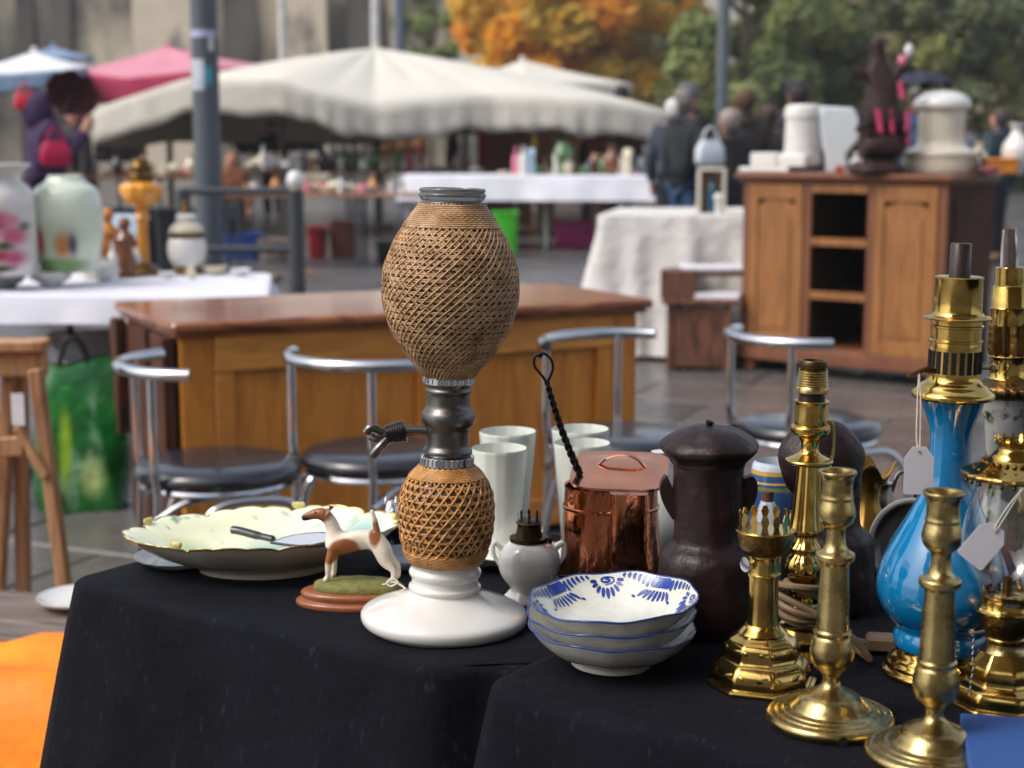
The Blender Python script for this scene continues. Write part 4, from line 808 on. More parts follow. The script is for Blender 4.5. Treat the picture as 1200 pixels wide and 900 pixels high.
for y in (.02, D_ - .06):                       # carved scroll brackets on the left end
    g = G(); g.M = T(-.012, y + .02, 0, rz=R(90))
    g.poly(cr_([(-.02, H_ - .05), (.05, H_ - .05), (.075, H_ - .10), (.05, H_ - .17), (.028, H_ - .22), (.05, H_ - .27), (.03, H_ - .36), (.006, H_ - .42), (-.02, H_ - .42)], 4), .034); g.build('scroll_bracket', WALNUT, desk)
for x in (.30, W_ - .3):
    g = G(); g.M = T(x, -.0, 0); g.box(-.018, .018, -.0155, -.0115, H_ - .042, H_ - .034, .001); g.build('keyhole_plate', mk('tarnished_brass', (92, 74, 48)), desk)
for x in (.03, W_ - .09):
    for y in (.05, D_ - .1): g = G(); g.box(x, x + .06, y, y + .06, 0, .0295, .006); g.build('foot', WALNUT, desk)

b0 = Vector((at(870, 300, 8.95).x, 8.95)); b1 = Vector((at(1108, 300, 8.2).x, 8.2)); bv = b1 - b0; BW = bv.length; brz = math.atan2(bv.y, bv.x); BH = hz(205, 8.2); BD = .62
SBW = mk('sideboard_oak', (150, 100, 54), .42, stretch=(1, 1, .12), scale=12, var=.18, grain=((132, 84, 42), 5, (6, 6, .7)), coat=.05)
SBD = mk('sideboard_dark_edge', (116, 70, 44), .42, stretch=(1, 1, .15), scale=12, var=.22, coat=.2)
sb = thing('sideboard', 'oak sideboard with two panelled doors and three open shelves between them', 'sideboard', (b0.x, b0.y, 0), brz)
g = G(); g.box(-.04, BW + .04, -.045, BD + .02, BH - .032, BH, .01); g.box(-.02, BW + .02, -.022, BD + .01, BH - .052, BH - .0325, .006); g.build('top', SBD, sb)
g = G(); g.box(0, .02, .021, BD, .07, BH - .053); g.build('side_board', WALNUT, sb)
g = G(); g.box(BW - .02, BW, .021, BD, .07, BH - .053); g.build('side_board', WALNUT, sb)
g = G(); g.box(BW + .0005, BW + .012, .08, BD - .08, .16, BH - .12, .005); g.build('side_panel', WALNUT, sb)
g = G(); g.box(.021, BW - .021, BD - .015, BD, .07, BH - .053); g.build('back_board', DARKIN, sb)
g = G(); g.box(-.004, BW + .004, -.012, .02, .07, .145, .006); g.build('plinth', SBD, sb)
for x in (.02, BW - .08):
    for y in (.01, BD - .08): g = G(); g.box(x, x + .06, y, y + .06, 0, .0695, .008); g.build('foot', SBD, sb)
x1_, x2_ = BW * .335, BW * .63
for a in (0, x1_ - .02, x2_, BW - .045): g = G(); g.box(a + .001, a + .044, -.004, .0205, .1455, BH - .0535); g.build('stile', SBD, sb)
for a, b in ((.045, x1_ - .021), (x2_ + .045, BW - .046)):
    z0, z1 = .15, BH - .06; dr = thing('x', None, None); dr.name = 'door'; dr.parent = sb
    for (p0, p1, q0, q1) in ((a + .001, a + .055, z0, z1), (b - .055, b - .001, z0, z1), (a + .0555, b - .0555, z0, z0 + .07), (a + .0555, b - .0555, z1 - .085, z1)):
        g = G(); g.box(p0, p1, -.012, .012, q0, q1, .003); g.build('door_frame', SBW, dr)
    g = G(); m_ = (a + b) / 2; hw_ = (b - a) / 2 - .056
    g.M = T(m_, .002, 0)
    pts = [(-hw_, z0 + .071), (hw_, z0 + .071), (hw_, z1 - .12)] + [(hw_ * (1 - i / 6), z1 - .12 + .045 * math.sin(math.pi * i / 12)) for i in range(1, 12)] + [(-hw_, z1 - .12)]
    g.poly(pts, .012); g.build('door_panel', SBW, dr)
    g = G(); g.M = T(m_, -.008, 0); g.poly([(x * .78, z0 + .11 + (z - z0 - .071) * .86) for x, z in pts], .006); g.build('raised_field', SBW, dr)
    g = G(); g.M = T(m_, -.006, 0)
    g.poly(cr_([(-hw_, z1 - .086), (-hw_, z1 - .125), (-hw_ * .5, z1 - .105), (0, z1 - .13), (hw_ * .5, z1 - .105), (hw_, z1 - .125), (hw_, z1 - .086)], 4), .01); g.build('carved_crest', SBD, dr) if False else None
xa, xb = x1_ + .0245, x2_ + .0005; lv = [.15, .15 + (BH - .24) / 3, .15 + (BH - .24) * 2 / 3, BH - .095]
for i, z in enumerate(lv):
    if i < 3: g = G(); g.box(xa, xb, .012, BD - .02, z - .012, z + .012); g.build('shelf', SBD, sb)
    if i > 0:
        n = 7; w2 = (xb - xa); pts = [(0, .035), (0, 0)] + [(w2 * (k + u) / n, -.011 * math.sin(math.pi * u)) for k in range(n) for u in (.25, .5, .75, 1)] + [(w2, .035)]
        g = G(); g.M = T(xa, .002, z); g.poly(pts, .016); g.build('scalloped_apron', SBW, sb)
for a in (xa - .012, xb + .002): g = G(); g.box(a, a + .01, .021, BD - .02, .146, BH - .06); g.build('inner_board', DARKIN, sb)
def sbp(u, v): c_, s_ = math.cos(brz), math.sin(brz); return Vector((b0.x + u * BW * c_ - v * s_, b0.y + u * BW * s_ + v * c_, BH))
def fit(px, Y): return at(px, 200, Y).x

# ---- draped white cloth table with a small stool, cabinet etc.
LINEN = mk('white_linen', (206, 202, 198), .85, var=.07, scale=6, bump=.8, bscale=5, dist=.05)
WSHEET = mk('bright_white_sheet', (214, 214, 222), .8, var=.05, scale=5, bump=.2, bscale=20, dist=.01)
P_ = [(at(702, 260, 9.45).x, 9.45), (at(900, 260, 9.45).x, 9.45), (at(905, 260, 9.45).x + .1, 10.6), (.72, 10.6)]
cloth('tablecloth', P_, .86, .03, out=.15, fold=.08, mat=LINEN, seed=11, step=.03, wave=5.5, label='crumpled greyish white cloth draped to the ground beside the sideboard')
c = on(820, 250, .845); c = Vector((at(836, 245, 9.7).x, 9.7, .845))
t = thing('display_box', 'small upright white framed box holding bottles, on the draped table', 'box', c, R(-10))
for a in ((-.10, -.075, -.06, .06, 0, .27), (.055, .075, -.06, .06, 0, .27), (-.10, .075, -.06, .06, .271, .29)): g = G(); g.box(*a); g.build('frame', mk('cream_paint', (198, 192, 178), .6), t)
g = G(); g.box(-.074, .054, .03, .05, 0, .27); g.build('back_board', mk('tan_board', (150, 116, 80), .6), t)
g = G(); g.M = T(-.01, 0, .0); g.lathe(dense([(0, .03), (.12, .032), (.17, .03), (.2, .012), (.25, .012)], 2), 20); g.build('bottle', mk('blue_green_glass', (40, 84, 110), .1, coat=.5), t)
g = G(); g.M = T(.03, -.03, .0); g.ball((0, 0, .11), .03, 12); g.lathe(rp([(0, .02), (.08, .02), (.09, .01)]), 16); g.build('white_flask', PORC, t)
c = Vector((at(812, 441, 9.0).x, 9.02, 0)); t = thing('wooden_stool', 'low dark wooden step stool in front of the draped table', 'stool', (c.x, c.y - .02, 0), R(-8))
ST = mk('stool_wood', (112, 74, 56), .5, stretch=(1, 1, .2), var=.25, grain=((70, 44, 34), 6, (6, 6, .8)))
g = G(); g.box(-.18, .26, -.14, .14, .38, .41, .006); g.build('seat', ST, t)
for x in (-.15, .17): g = G(); g.box(x, x + .04, -.11, .11, 0, .379, .004); g.build('side_board', ST, t)
g = G(); g.box(-.109, .169, -.1, -.08, .02, .36, .004); g.build('front_board', ST, t)
g = G(); g.box(-.109, .169, -.1, .1, .10, .12, .004) if False else g.box(-.109, .169, -.079, .1, .16, .18, .004); g.build('shelf', ST, t)
t = tag(G().box(-.19, .01, -.1, .1, 0, .16, .006).build('wooden_box', ST, None, (c.x, c.y - .02, .41)), 'small brown wooden box standing on the low stool', 'box'); t.rotation_euler.z = R(-8)
t = tag(G().box(-.13, .13, -.1, .1, 0, .03, .004).build('open_book', PAPER, None, (c.x + .13, c.y - .05, .41)), 'white sheaf of papers on the right of the low stool', 'papers'); t.rotation_euler.z = R(-14)
tag(G().box(-.2, .2, -.14, .14, 0, .02, .004).build('folded_sheet', WSHEET, None, (c.x + .14, c.y + .12, .56)), 'folded white sheet beside the small box', 'cloth')
t = thing('shelf_unit', 'dark low shelf holding the folded white sheet by the stool', 'shelf', (c.x + .14, c.y + .12, 0))
g = G(); g.box(-.24, .24, -.16, .16, .53, .56); g.build('shelf', ST, t)
for x in (-.23, .2): g = G(); g.box(x, x + .03, -.15, .15, 0, .529); g.build('side_board', ST, t)

# ---- white table on the left with lamps and vases
cloth('tablecloth', [(-3.4, 5.55), xy(312, 347, .75), xy(316, 320, .75), (-3.4, 6.75)], .75, .655, out=.03, fold=.02, mat=WSHEET, seed=21, step=.03, wave=4, label='white cloth on the left stall table under the vases and amber lamp')
t = thing('trestle_table', 'folding table with black crossed legs under the left white cloth', 'table', (-1.6, 6.1, 0))
g = G(); g.box(-1.7, .65, -.42, .42, .715, .745); g.build('tabletop', mk('plain_dark_wood', (92, 66, 44)), t)
BLKM = mk('black_painted_metal', (22, 22, 24), .45, var=.2)
for a, b in (((-.55, -.35, .71), (-.15, -.35, 0)), ((-.02, -.35, .71), (-.02, -.35, 0)), ((-.9, .3, .71), (-.5, .3, 0)), ((.5, .3, .71), (.5, .3, 0)), ((-1.5, -.3, .71), (-1.5, -.3, 0))): g = G(); g.tube([a, b], .014, 8); g.build('leg', BLKM, t)
t = G(); 
A_ = [at(58, 366, 5.75), at(150, 366, 5.9)]
g = G(); rows_ = 10; vs = []
for i in range(rows_ + 1):
    for j in range(11):
        u, v = j / 10, i / rows_; x = A_[0].x + (A_[1].x - A_[0].x + .02) * u; zz = .6 - v * (.02 + .36 * u); vs.append((x + .01 * math.sin(v * 5), 5.72 + .10 * u + .02 * math.sin(u * 9 + v * 3), zz))
fs = [(i * 11 + j, i * 11 + j + 1, i * 11 + j + 12, i * 11 + j + 11) for i in range(rows_) for j in range(10)]
g.add(vs, fs); o = g.build('hanging_cloth', WSHEET, ang=80); tag(o, 'loose corner of white sheet hanging slantwise below the left stall table', 'cloth'); q_ = o.modifiers.new('t', 'SOLIDIFY'); q_.thickness = .003
def lat(name, label, cat, px, prow, z0, mat, rows, n=32, Y=None, **kw):
    c = on(px, prow, z0) if Y is None else Vector((at(px, prow, Y).x, Y, z0))
    g = G(); g.lathe(dense(prof(c, rows), 3), n, **kw); o = g.build(name, mat, None, c); return tag(o, label, cat), c
PV = mk('pink_flower_vase', (214, 210, 204), .15, coat=.6, var=.04, scale=9, patches=[((.03, -.16, .25), (.06, .1, .04), (186, 70, 110), .4), ((.09, -.14, .20), (.045, .1, .035), (200, 96, 130), .4), ((.02, -.16, .13), (.07, .1, .03), (176, 60, 96), .4), ((.09, -.14, .12), (.035, .1, .03), (190, 80, 116), .5), ((.0, -.16, .07), (.04, .1, .03), (120, 60, 70), .4), ((.055, -.16, .165), (.03, .1, .015), (64, 84, 52), .4), ((.115, -.13, .235), (.018, .1, .02), (70, 90, 56), .4), ((.08, -.15, .255), (.03, .1, .022), (214, 130, 156), .4), ((.045, -.16, .085), (.05, .1, .012), (76, 60, 50), .4)])
lat('flowered_vase', 'white vase painted with pink flowers at the left edge of the white stall table', 'vase', 2, 325, .75, PV, [(322, 30), (321, 40), (312, 42), (290, 43), (250, 43), (232, 42), (220, 36), (212, 28), (204, 28), (198, 33), (193, 40), (192, 39), (196, 30), (215, 24)], Y=5.75)
GV = mk('painted_celadon_vase', (206, 216, 196), .15, coat=.6, var=.05, scale=7, patches=[((-.0, -.14, .07), (.10, .12, .035), (110, 140, 76), .4), ((.0, -.14, .17), (.085, .12, .08), (176, 192, 168), .3), ((.015, -.14, .155), (.03, .12, .05), (176, 120, 66), .5), ((-.07, -.12, .17), (.016, .1, .05), (180, 80, 76), .5), ((.05, -.13, .16), (.014, .1, .04), (84, 70, 96), .5), ((0, -.14, .09), (.1, .1, .02), (96, 136, 62), .5)])
lat('painted_vase', 'large pale green vase painted with figures in a landscape, beside the pink flowered one', 'vase', 81, 320, .75, GV, [(318, 24), (317, 33), (310, 35), (290, 39), (265, 42), (245, 42.5), (230, 40), (220, 34), (214, 25), (208, 20), (206, 20), (207, 17), (225, 14)], n=6 * 8, Y=5.9)
la, lac = lathe_thing('amber_oil_lamp', 'antique oil lamp with amber glass bowl on tall yellow column', 'lamp', 169, 322, .75,
  [('lamp_foot', BRASSD, [(325, 20), (324, 24), (318, 22), (312, 14), (309, 9)], {}), ('column', mk('amber_column', (196, 132, 46), .25, coat=.4, var=.1), [(310, 7), (262, 6.5), (256, 10), (250, 7), (243, 9)], {}),
   ('font', mk('amber_glass', (210, 138, 20), .1, coat=.8, var=.3, scale=6), [(243, 8), (238, 17), (230, 23), (222, 25), (216, 23), (213, 15), (211, 10)], {'wob': lambda t, i, z, r: (z, r * (1 + .05 * math.cos(10 * t)))}),
   ('burner', BRASSD, [(214, 13), (208, 15), (200, 13), (196, 14), (194, 11), (186, 9)], {})])
ll, llc = lathe_thing('porcelain_lantern', 'white porcelain and bronze hanging lantern standing at the table corner', 'lantern', 220, 321, .75,
  [('base', BRASSD, [(324, 16), (322, 19), (316, 17), (311, 16)], {}), ('globe', PORC, [(312, 15), (305, 20), (295, 22.5), (284, 22), (277, 19)], {}), ('band', BRASSD, [(278, 21), (276, 22), (273, 22), (272, 20)], {'k': 1}),
   ('dome', mk('cream_glaze', (208, 200, 170), .2, coat=.5), [(272, 20), (267, 19), (261, 13), (258, 9)], {}), ('crown', PORC, [(258, 11), (253, 12), (250, 8)], {}), ('finial', BRASSD, [(250, 5), (246, 7), (242, 4), (238, 6), (235, 2)], {})])
# ================================================================ small wares
def ware(kind):
    g = G()
    if kind == 'teapot':
        g.lathe(dense([(0, .03), (.004, .045), (.03, .07), (.07, .075), (.1, .05), (.108, .03)], 2), 20); g.lathe(dense([(.108, .034), (.125, .022), (.132, .008), (.14, .012), (.15, .003)], 2), 16)
        g.tube(cr_([(.06, 0, .05), (.1, 0, .06), (.115, 0, .095), (.135, 0, .11)], 3), [.018] * 3 + [.012] * 3 + [.009] * 4, 8); g.tube(cr_([(-.06, 0, .09), (-.1, 0, .1), (-.11, 0, .06), (-.065, 0, .035)], 4), .007, 6)
    elif kind == 'vase': g.lathe(dense([(0, .035), (.005, .04), (.08, .07), (.14, .065), (.19, .03), (.22, .028), (.24, .042), (.24, .036), (.2, .02)], 2), 20)
    elif kind == 'bowl': g.lathe(dense([(0, .04), (.01, .045), (.03, .075), (.06, .095), (.062, .092), (.03, .06), (.012, .0)], 2), 24)
    elif kind == 'bottle': g.lathe(dense([(0, .034), (.004, .037), (.14, .037), (.17, .028), (.2, .013), (.25, .012), (.26, .016), (.262, .008)], 2), 16)
    elif kind == 'figurine':
        g.lathe(dense([(0, .045), (.012, .045), (.016, .03), (.05, .036), (.1, .026), (.13, .034), (.155, .018), (.165, .016)], 2), 14); g.ball((0, 0, .185), .022, 10); g.tube([(-.03, 0, .14), (-.055, -.02, .1), (-.03, -.03, .08)], .009, 6); g.tube([(.03, 0, .14), (.055, -.02, .11), (.05, -.03, .15)], .009, 6)
    elif kind == 'jug':
        g.lathe(dense([(0, .035), (.01, .042), (.05, .055), (.1, .04), (.13, .034), (.15, .042), (.15, .036), (.12, .028)], 2), 18); g.tube(cr_([(-.035, 0, .13), (-.075, 0, .12), (-.075, 0, .06), (-.045, 0, .04)], 4), .007, 6)
    elif kind == 'candle_holder': g.lathe(dense([(0, .05), (.008, .05), (.015, .02), (.04, .012), (.08, .022), (.1, .01), (.15, .012), (.17, .02), (.175, .014)], 2), 16)
    elif kind == 'casket': g.box(-.09, .09, -.06, .06, 0, .07, .006); g.box(-.095, .095, -.065, .065, .072, .095, .01); g.ball((0, -.066, .07), .008, 8)
    elif kind == 'tureen': g.lathe(dense([(0, .05), (.01, .055), (.02, .04), (.04, .09), (.09, .105), (.095, .11)], 2), 24); g.lathe(dense([(.096, .108), (.12, .09), (.15, .04), (.158, .012), (.175, .018), (.182, .003)], 2), 24); [g.tube(cr_([(s_ * .1, -.02, .08), (s_ * .13, 0, .085), (s_ * .1, .02, .08)], 4), .007, 6) for s_ in (-1, 1)]
    elif kind == 'lamp': g.lathe(dense([(0, .06), (.01, .06), (.02, .02), (.08, .018), (.1, .05), (.14, .055), (.16, .02)], 2), 18); g.lathe(rp([(.17, .09), (.26, .05)]), 20, cap=False)
    elif kind == 'picture': g.M = T(rx=R(-12)); g.box(-.09, .09, -.01, .01, 0, .24, .004); g.box(-.07, .07, -.013, -.011, .025, .215, .001)
    elif kind == 'clock': g.box(-.07, .07, -.035, .035, 0, .16, .006); g.M = T(0, 0, .16, rx=R(90)); g.lathe(rp([(-.035, .07), (.035, .07)]), 24); g.M = T(0, -.036, .13, rx=R(90)); g.lathe(rp([(0, .045), (.005, .045)]), 24)
    return g
COLS = {'white': (216, 214, 210), 'cream': (206, 196, 168), 'pale blue': (150, 172, 190), 'green': (70, 110, 60), 'brown': (112, 66, 40), 'red': (166, 46, 44), 'pink': (206, 120, 140), 'grey': (130, 130, 132), 'amber': (190, 120, 40), 'dark': (40, 34, 36)}
WM = {}; WMESH = {}
PLACED = {}
def put(kind, col, x, y, z, s=1.0, place='', rz=None):
    if (kind, col) not in WMESH:
        m = mk('ware_' + col.replace(' ', '_'), COLS[col], .25, var=.1, scale=12, coat=.4)
        o = ware(kind).build(kind, m); WMESH[(kind, col)] = o.data
    else:
        o = bpy.data.objects.new(kind, WMESH[(kind, col)]); sc.collection.objects.link(o)
    o.location = (x, y, z); o.scale = (s, s, s); o.rotation_euler.z = ru(0, 6.28) if rz is None else rz
    o['category'] = kind.replace('_', ' '); PLACED.setdefault((kind, col, place), []).append(o); return o
def label_wares():
    ordn = ['', 'second ', 'third ', 'fourth ', 'fifth ', 'sixth ', 'seventh ', 'eighth ', 'ninth ', 'tenth ', 'eleventh ', 'twelfth ', 'thirteenth ', 'fourteenth ']
    for (kind, col, place), L_ in PLACED.items():
        L_.sort(key=lambda o: o.location.x / o.location.y)
        for i, o in enumerate(L_):
            nm = kind.replace('_', ' ')
            o['label'] = (f'small {col} {nm} {place}' if len(L_) == 1 else f'{"leftmost" if i == 0 else ordn[i] + "from the left"} of the {col} {nm}s {place}'.replace('from the left of', 'from left of'))
            o['group'] = 'wares ' + place
def row_of(n, pxa, pxb, Y, z, kinds, cols, place, s=(.7, 1.2), dy=.25):
    last = None
    for i in range(n):
        px = pxa + (pxb - pxa) * (i + .5 + ru(-.25, .25)) / n; y = Y + ru(-dy, dy)
        put(random.choice(kinds), random.choice(cols), at(px, 200, y).x, y, z, ru(*s), place)
# wares on the left white table
for k_, c_, px, prow, s_ in (('figurine', 'white', 103, 328, .85), ('figurine', 'amber', 118, 325, 1.0), ('tureen', 'white', 122, 330, .5), ('figurine', 'brown', 148, 325, 1.15), ('bottle', 'white', 133, 327, .55), ('teapot', 'white', 44, 328, .8),
                         ('vase', 'white', 158, 322, .6), ('bowl', 'white', 195, 326, .35), ('bowl', 'grey', 8, 338, .8), ('bowl', 'white', 60, 336, .9), ('jug', 'cream', 225, 327, .35), ('bowl', 'cream', 252, 322, .5), ('bowl', 'white', 282, 324, .45), ('figurine', 'amber', 128, 322, 1.3), ('picture', 'pale blue', 137, 318, 1.0)):
    c = on(px, prow, .75); put(k_, c_, c.x, c.y, .752, s_, 'on the left white stall table', rz=ru(-.5, .5))
# ================================================================ left foreground edge: trestle, green bag, orange cloth
PINE = mk('pale_pine', (184, 138, 98), .55, stretch=(1, 1, .15), var=.14, scale=12, grain=((150, 104, 68), 6, (6, 6, .6)))
t = thing('wooden_trestle', 'pale pine folding trestle at the left edge with a white label', 'trestle', (0, 0, 0))
Yt = 3.95
def bar(g, a, b, w_, d_):
    a, b = Vector(a), Vector(b); v = b - a; L_ = v.length
    M0 = g.M; g.M = M0 @ Matrix.Translation(a) @ v.to_track_quat('Z', 'Y').to_matrix().to_4x4(); g.box(-w_ / 2, w_ / 2, -d_ / 2, d_ / 2, 0, L_); g.M = M0
g = G(); a, b = at(-120, 440, Yt), at(55, 420, Yt); g.M = T((b.x), Yt, 0, rz=R(4)); z1, z0 = hz(398, Yt), hz(440, Yt); g.box(-.9, 0, -.02, .02, z0, z1 - .026); g.build('top_rail', PINE, t)
g = G(); g.M = T((b.x), Yt, 0, rz=R(4)); g.box(-.9, .002, -.05, .05, z1 - .025, z1, .003); g.build('top_board', PINE, t)
for pa, pb, w_, dy in (((42, 432), (78, 705), .045, -.045), ((12, 436), (-4, 720), .05, .03), ((24, 436), (28, 722), .05, .07)):
    a, b = at(*pa, Yt + dy), at(pb[0], pb[1], Yt + dy); bz = 0; f = (a.z - bz) / (a.z - b.z); b = a + (b - a) * f
    g = G(); bar(g, a, b, w_, .03); g.build('leg', PINE, t)
for pa, pb, w_, dy in (((-60, 530), (28, 522), .05, -.07), ((20, 500), (54, 560), .022, -.075), ((-60, 575), (10, 575), .04, .05)):
    g = G(); bar(g, at(*pa, Yt + dy), at(*pb, Yt + dy), .022, w_); g.build('brace', PINE, t)
g = G(); a = at(21, 480, Yt - .09); g.M = T(a.x, a.y, a.z); g.box(-.016, .016, -.001, .001, -.04, .04, .0005); g.build('label_sticker', PAPER, t)
# green plastic shopping bag
GB = mk('green_printed_plastic', (24, 108, 40), .22, var=.5, scale=9, coat=.6, col2=(10, 60, 22), bump=.7, bscale=14, dist=.02, speck=((130, 176, 140), 6, .58, .66, (1, 1, .5)),
        patches=[((-.04, -.12, .22), (.02, .2, .12), (140, 180, 40), .5), ((.05, -.12, .12), (.04, .2, .06), (170, 190, 120), .5)])
c = on(88, 600, 0); c.y += .1; t = thing('shopping_bag', 'crumpled green printed plastic shopping bag standing under the white stall table', 'bag', c, R(8))
g = G(); rings = []
for u in [i / 12 for i in range(13)]:
    h = .52 * u; ex = .15 + .015 * math.sin(u * 5) - .03 * max(0, u - .7); ey = .10 * (1 - .75 * u ** 2) + .004
    rings.append([(p[0] + .006 * math.sin(p[1] * 40 + u * 9) + .02 * u, p[1] + .012 * math.sin(p[0] * 32 + u * 7), h + (.015 * math.sin(p[0] * 24) if u > .9 else 0)) for p in rsq(ex, ey, 0, 48, 5)])
loft(g, rings, True, False); g.build('bag_body', GB, t, ang=80)
for s_ in (-1, 1):
    g = G(); g.tube(cr_([(-.07, s_ * .02, .46), (-.05, s_ * .02, .55), (-.03, s_ * .02, .60), (-.0, s_ * .02, .60), (.03, s_ * .02, .55), (.05, s_ * .02, .46)], 5), .008, 6); g.build('handle', BLKM, t)
# low plank bench, white dish, orange cloth
c = on(40, 728, .30); t = thing('plank_bench', 'low weathered grey plank bench at the left edge below the trestle', 'bench', (c.x - .1, c.y + .05, 0), R(-12))
WG = mk('weathered_grey_wood', (122, 108, 100), .7, stretch=(.15, 1, 1), var=.3, grain=((84, 74, 68), 6, (.7, 7, 7)))
for k_ in range(3): g = G(); g.box(-.75, .4, -.14 + k_ * .105, -.04 + k_ * .105, .275, .30); g.build('plank', WG, t)
for x in (-.6, .3): g = G(); g.box(x, x + .04, -.12, .15, 0, .274); g.build('leg', WG, t)
c = on(78, 712, .302); t = thing('white_dish', 'white oval dish on the grey bench by the black cloth corner', 'dish', (c.x + .02, c.y + .02, .302))
g = G(); g.lathe(dense([(0, .03), (.002, .05), (.014, .08), (.02, .086), (.021, .084), (.012, .07), (.005, .04), (.005, 0)], 3), 40); g.build('dish_body', PORC, t)
ORG = mk('orange_fabric', (255, 150, 16), .65, var=.12, scale=5, bump=.5, bscale=16, dist=.012, col2=(250, 118, 6))
g = G(); vs = []; n1, n2 = 30, 24
c = on(20, 760, .30)
x0_ = c.x - .75
for i in range(n1 + 1):
    u = i / n1
    for j in range(n2 + 1):
        v = j / n2; x = x0_ + 1.0 * u; y = 2.50 + .55 * v
        hh = .375 * (1 - abs(2 * v - 1) ** 4) * (1 - max(0, (u - .93) / .07) ** 2.2) + .016 * math.sin(v * 13 + u * 6 + 1.5 * math.sin(u * 7)) + .010 * math.sin(u * 23 + v * 16 + 2 * math.sin(v * 9)) - .03 * u
        vs.append((x + .02 * math.sin(v * 7), y, max(.004, hh)))
fs = [(i * (n2 + 1) + j, i * (n2 + 1) + j + 1, (i + 1) * (n2 + 1) + j + 1, (i + 1) * (n2 + 1) + j) for i in range(n1) for j in range(n2)]
g.add(vs, fs); o = g.build('orange_cloth', ORG, ang=80); tag(o, 'bright orange cloth heaped low at the bottom left corner', 'cloth')
# ================================================================ items on the sideboard
def sbl(name, label, cat, px, Y, mat, rows, n=32, **kw):
    c = Vector((at(px, 200, Y).x, Y, BH)); g = G(); g.lathe(dense(prof(c, rows), 3), n, **kw); o = g.build(name, mat, None, c); return tag(o, label, cat), c
IVORY = mk('ivory_enamel', (204, 196, 178), .25, coat=.4, var=.05)
o, c = sbl('ceramic_cake_pot', 'large ivory enamel tureen with domed white lid on the right of the sideboard', 'pot', 1101, 8.62, IVORY, [(203, 30), (202, 42), (186, 43), (183, 44), (178, 44), (176, 40), (172, 30), (165, 27), (150, 27), (134, 27), (130, 26)])
tag(bpy.data.objects.new('x', None), None, None) if False else None
g = G(); g.M = T(0, 0, 0); g.lathe(dense(prof(c, [(130, 27), (128, 31), (124, 33), (117, 31), (110, 22), (107, 10), (106, 0)]), 3), 32); l_ = g.build('domed_lid', PORC, o)
for k_, (dx, zz) in enumerate(((-.05, .14), (.04, .15), (.06, .1))): g = G(); g.M = T(dx, -.115 - .003 * k_, zz) ; g.ball((0, 0, 0), .014, 8, (1, .3, 1)); g.build('painted_sprig', mk('ware_grey', (130, 130, 132)), o)
o, c = sbl('enamel_canister', 'grey white enamel canister with dark band, left of the carved statue', 'canister', 940, 8.95, mk('ware_white', COLS['white']), [(190, 14), (190, 21), (188, 22), (140, 21), (138, 22.5), (130, 22), (124, 20), (122, 8)])
t = thing('stacked_crockery', 'low stack of white boxes and plates on the left of the sideboard', 'crockery', (at(915, 200, 9.0).x, 9.0, BH), brz)
for a in ((-.22, .10, -.1, .1, 0, .03), (-.15, .02, -.09, .09, .031, .11), (.025, .2, -.09, .09, .031, .1)): g = G(); g.box(*a, .008); g.build('dish', mk('ware_white', COLS['white']), t)
WP = mk('white_plastic_sheet', (224, 232, 236), .4, var=.03)
g = G(); Yb = 8.9; g.poly([(x, z) for x, z in [((p[0] - 980) * .0048, (198 - p[1]) * .0048) for p in ((968, 198), (992, 198), (990, 176), (1004, 160), (1003, 135), (996, 124), (960, 122), (958, 135), (962, 168), (966, 176))]], .07)
o = g.build('white_lampshade', WP, None, (at(980, 200, Yb).x, Yb, BH)); b_ = o.modifiers.new('b', 'BEVEL'); b_.width = .012; b_.segments = 3; tag(o, 'bright white angular plastic lampshade between canister and carved statue', 'lampshade')
# carved statue
STW = mk('ebony_statue', (44, 20, 20), .6, var=.4, scale=16, bump=.6, bscale=24, dist=.01)
Ys = 8.5; c = Vector((at(1028, 200, Ys).x, Ys, BH)); t = thing('carved_statue', 'dark carved wooden statue of a robed figure, streaked with pink, raising an arm', 'statue', c)
def s3(px, py, y=0): return ((px - 1028) * .0046, y, hz(py, Ys) - BH)
skin('figure', [s3(1032, 190), s3(1034, 165), s3(1034, 140), s3(1030, 112), s3(1027, 88), s3(1025, 68), s3(1023, 52), s3(1020, 44), s3(1014, 88, -.02), s3(1004, 88, -.03), s3(997, 77, -.03), s3(1042, 95, -.02), s3(1050, 78, -.02), s3(1049, 62, -.02), s3(1052, 150), s3(1012, 165)],
     [(0, 1), (1, 2), (2, 3), (3, 4), (4, 5), (5, 6), (6, 7), (4, 8), (8, 9), (9, 10), (4, 11), (11, 12), (12, 13), (2, 14), (1, 15)], [.15, .14, .115, .085, .072, .04, .048, .036, .035, .024, .015, .036, .03, .024, .05, .06], STW, t, 2)
g = G(); g.lathe(dense([(0, .14), (.01, .15), (.04, .145), (.06, .11)], 2), 24, lambda tt, i, z, r: (z, r * (1 + .06 * math.sin(5 * tt)))); g.build('plinth', STW, t)
PNK = mk('magenta_paint', (176, 50, 96), .4)
for a, b, rr_ in (((1046, 96), (1049, 116), .014), ((1022, 128), (1026, 158), .016), ((1036, 128), (1040, 162), .014), ((1056, 130), (1057, 170), .012)): g = G(); g.tube([s3(*a, -.085), s3(*b, -.105)], rr_, 8); g.build('painted_fold', PNK, t)
g = G(); g.ball(s3(1058, 60, -.03), .028, 10, (.8, .8, 1.4)); g.build('white_flower', PORC, t); g = G(); g.ball(s3(1050, 72, -.05), .03, 10, (.9, .6, 1)); g.build('pink_flower', mk('ware_pink', COLS['pink']), t)
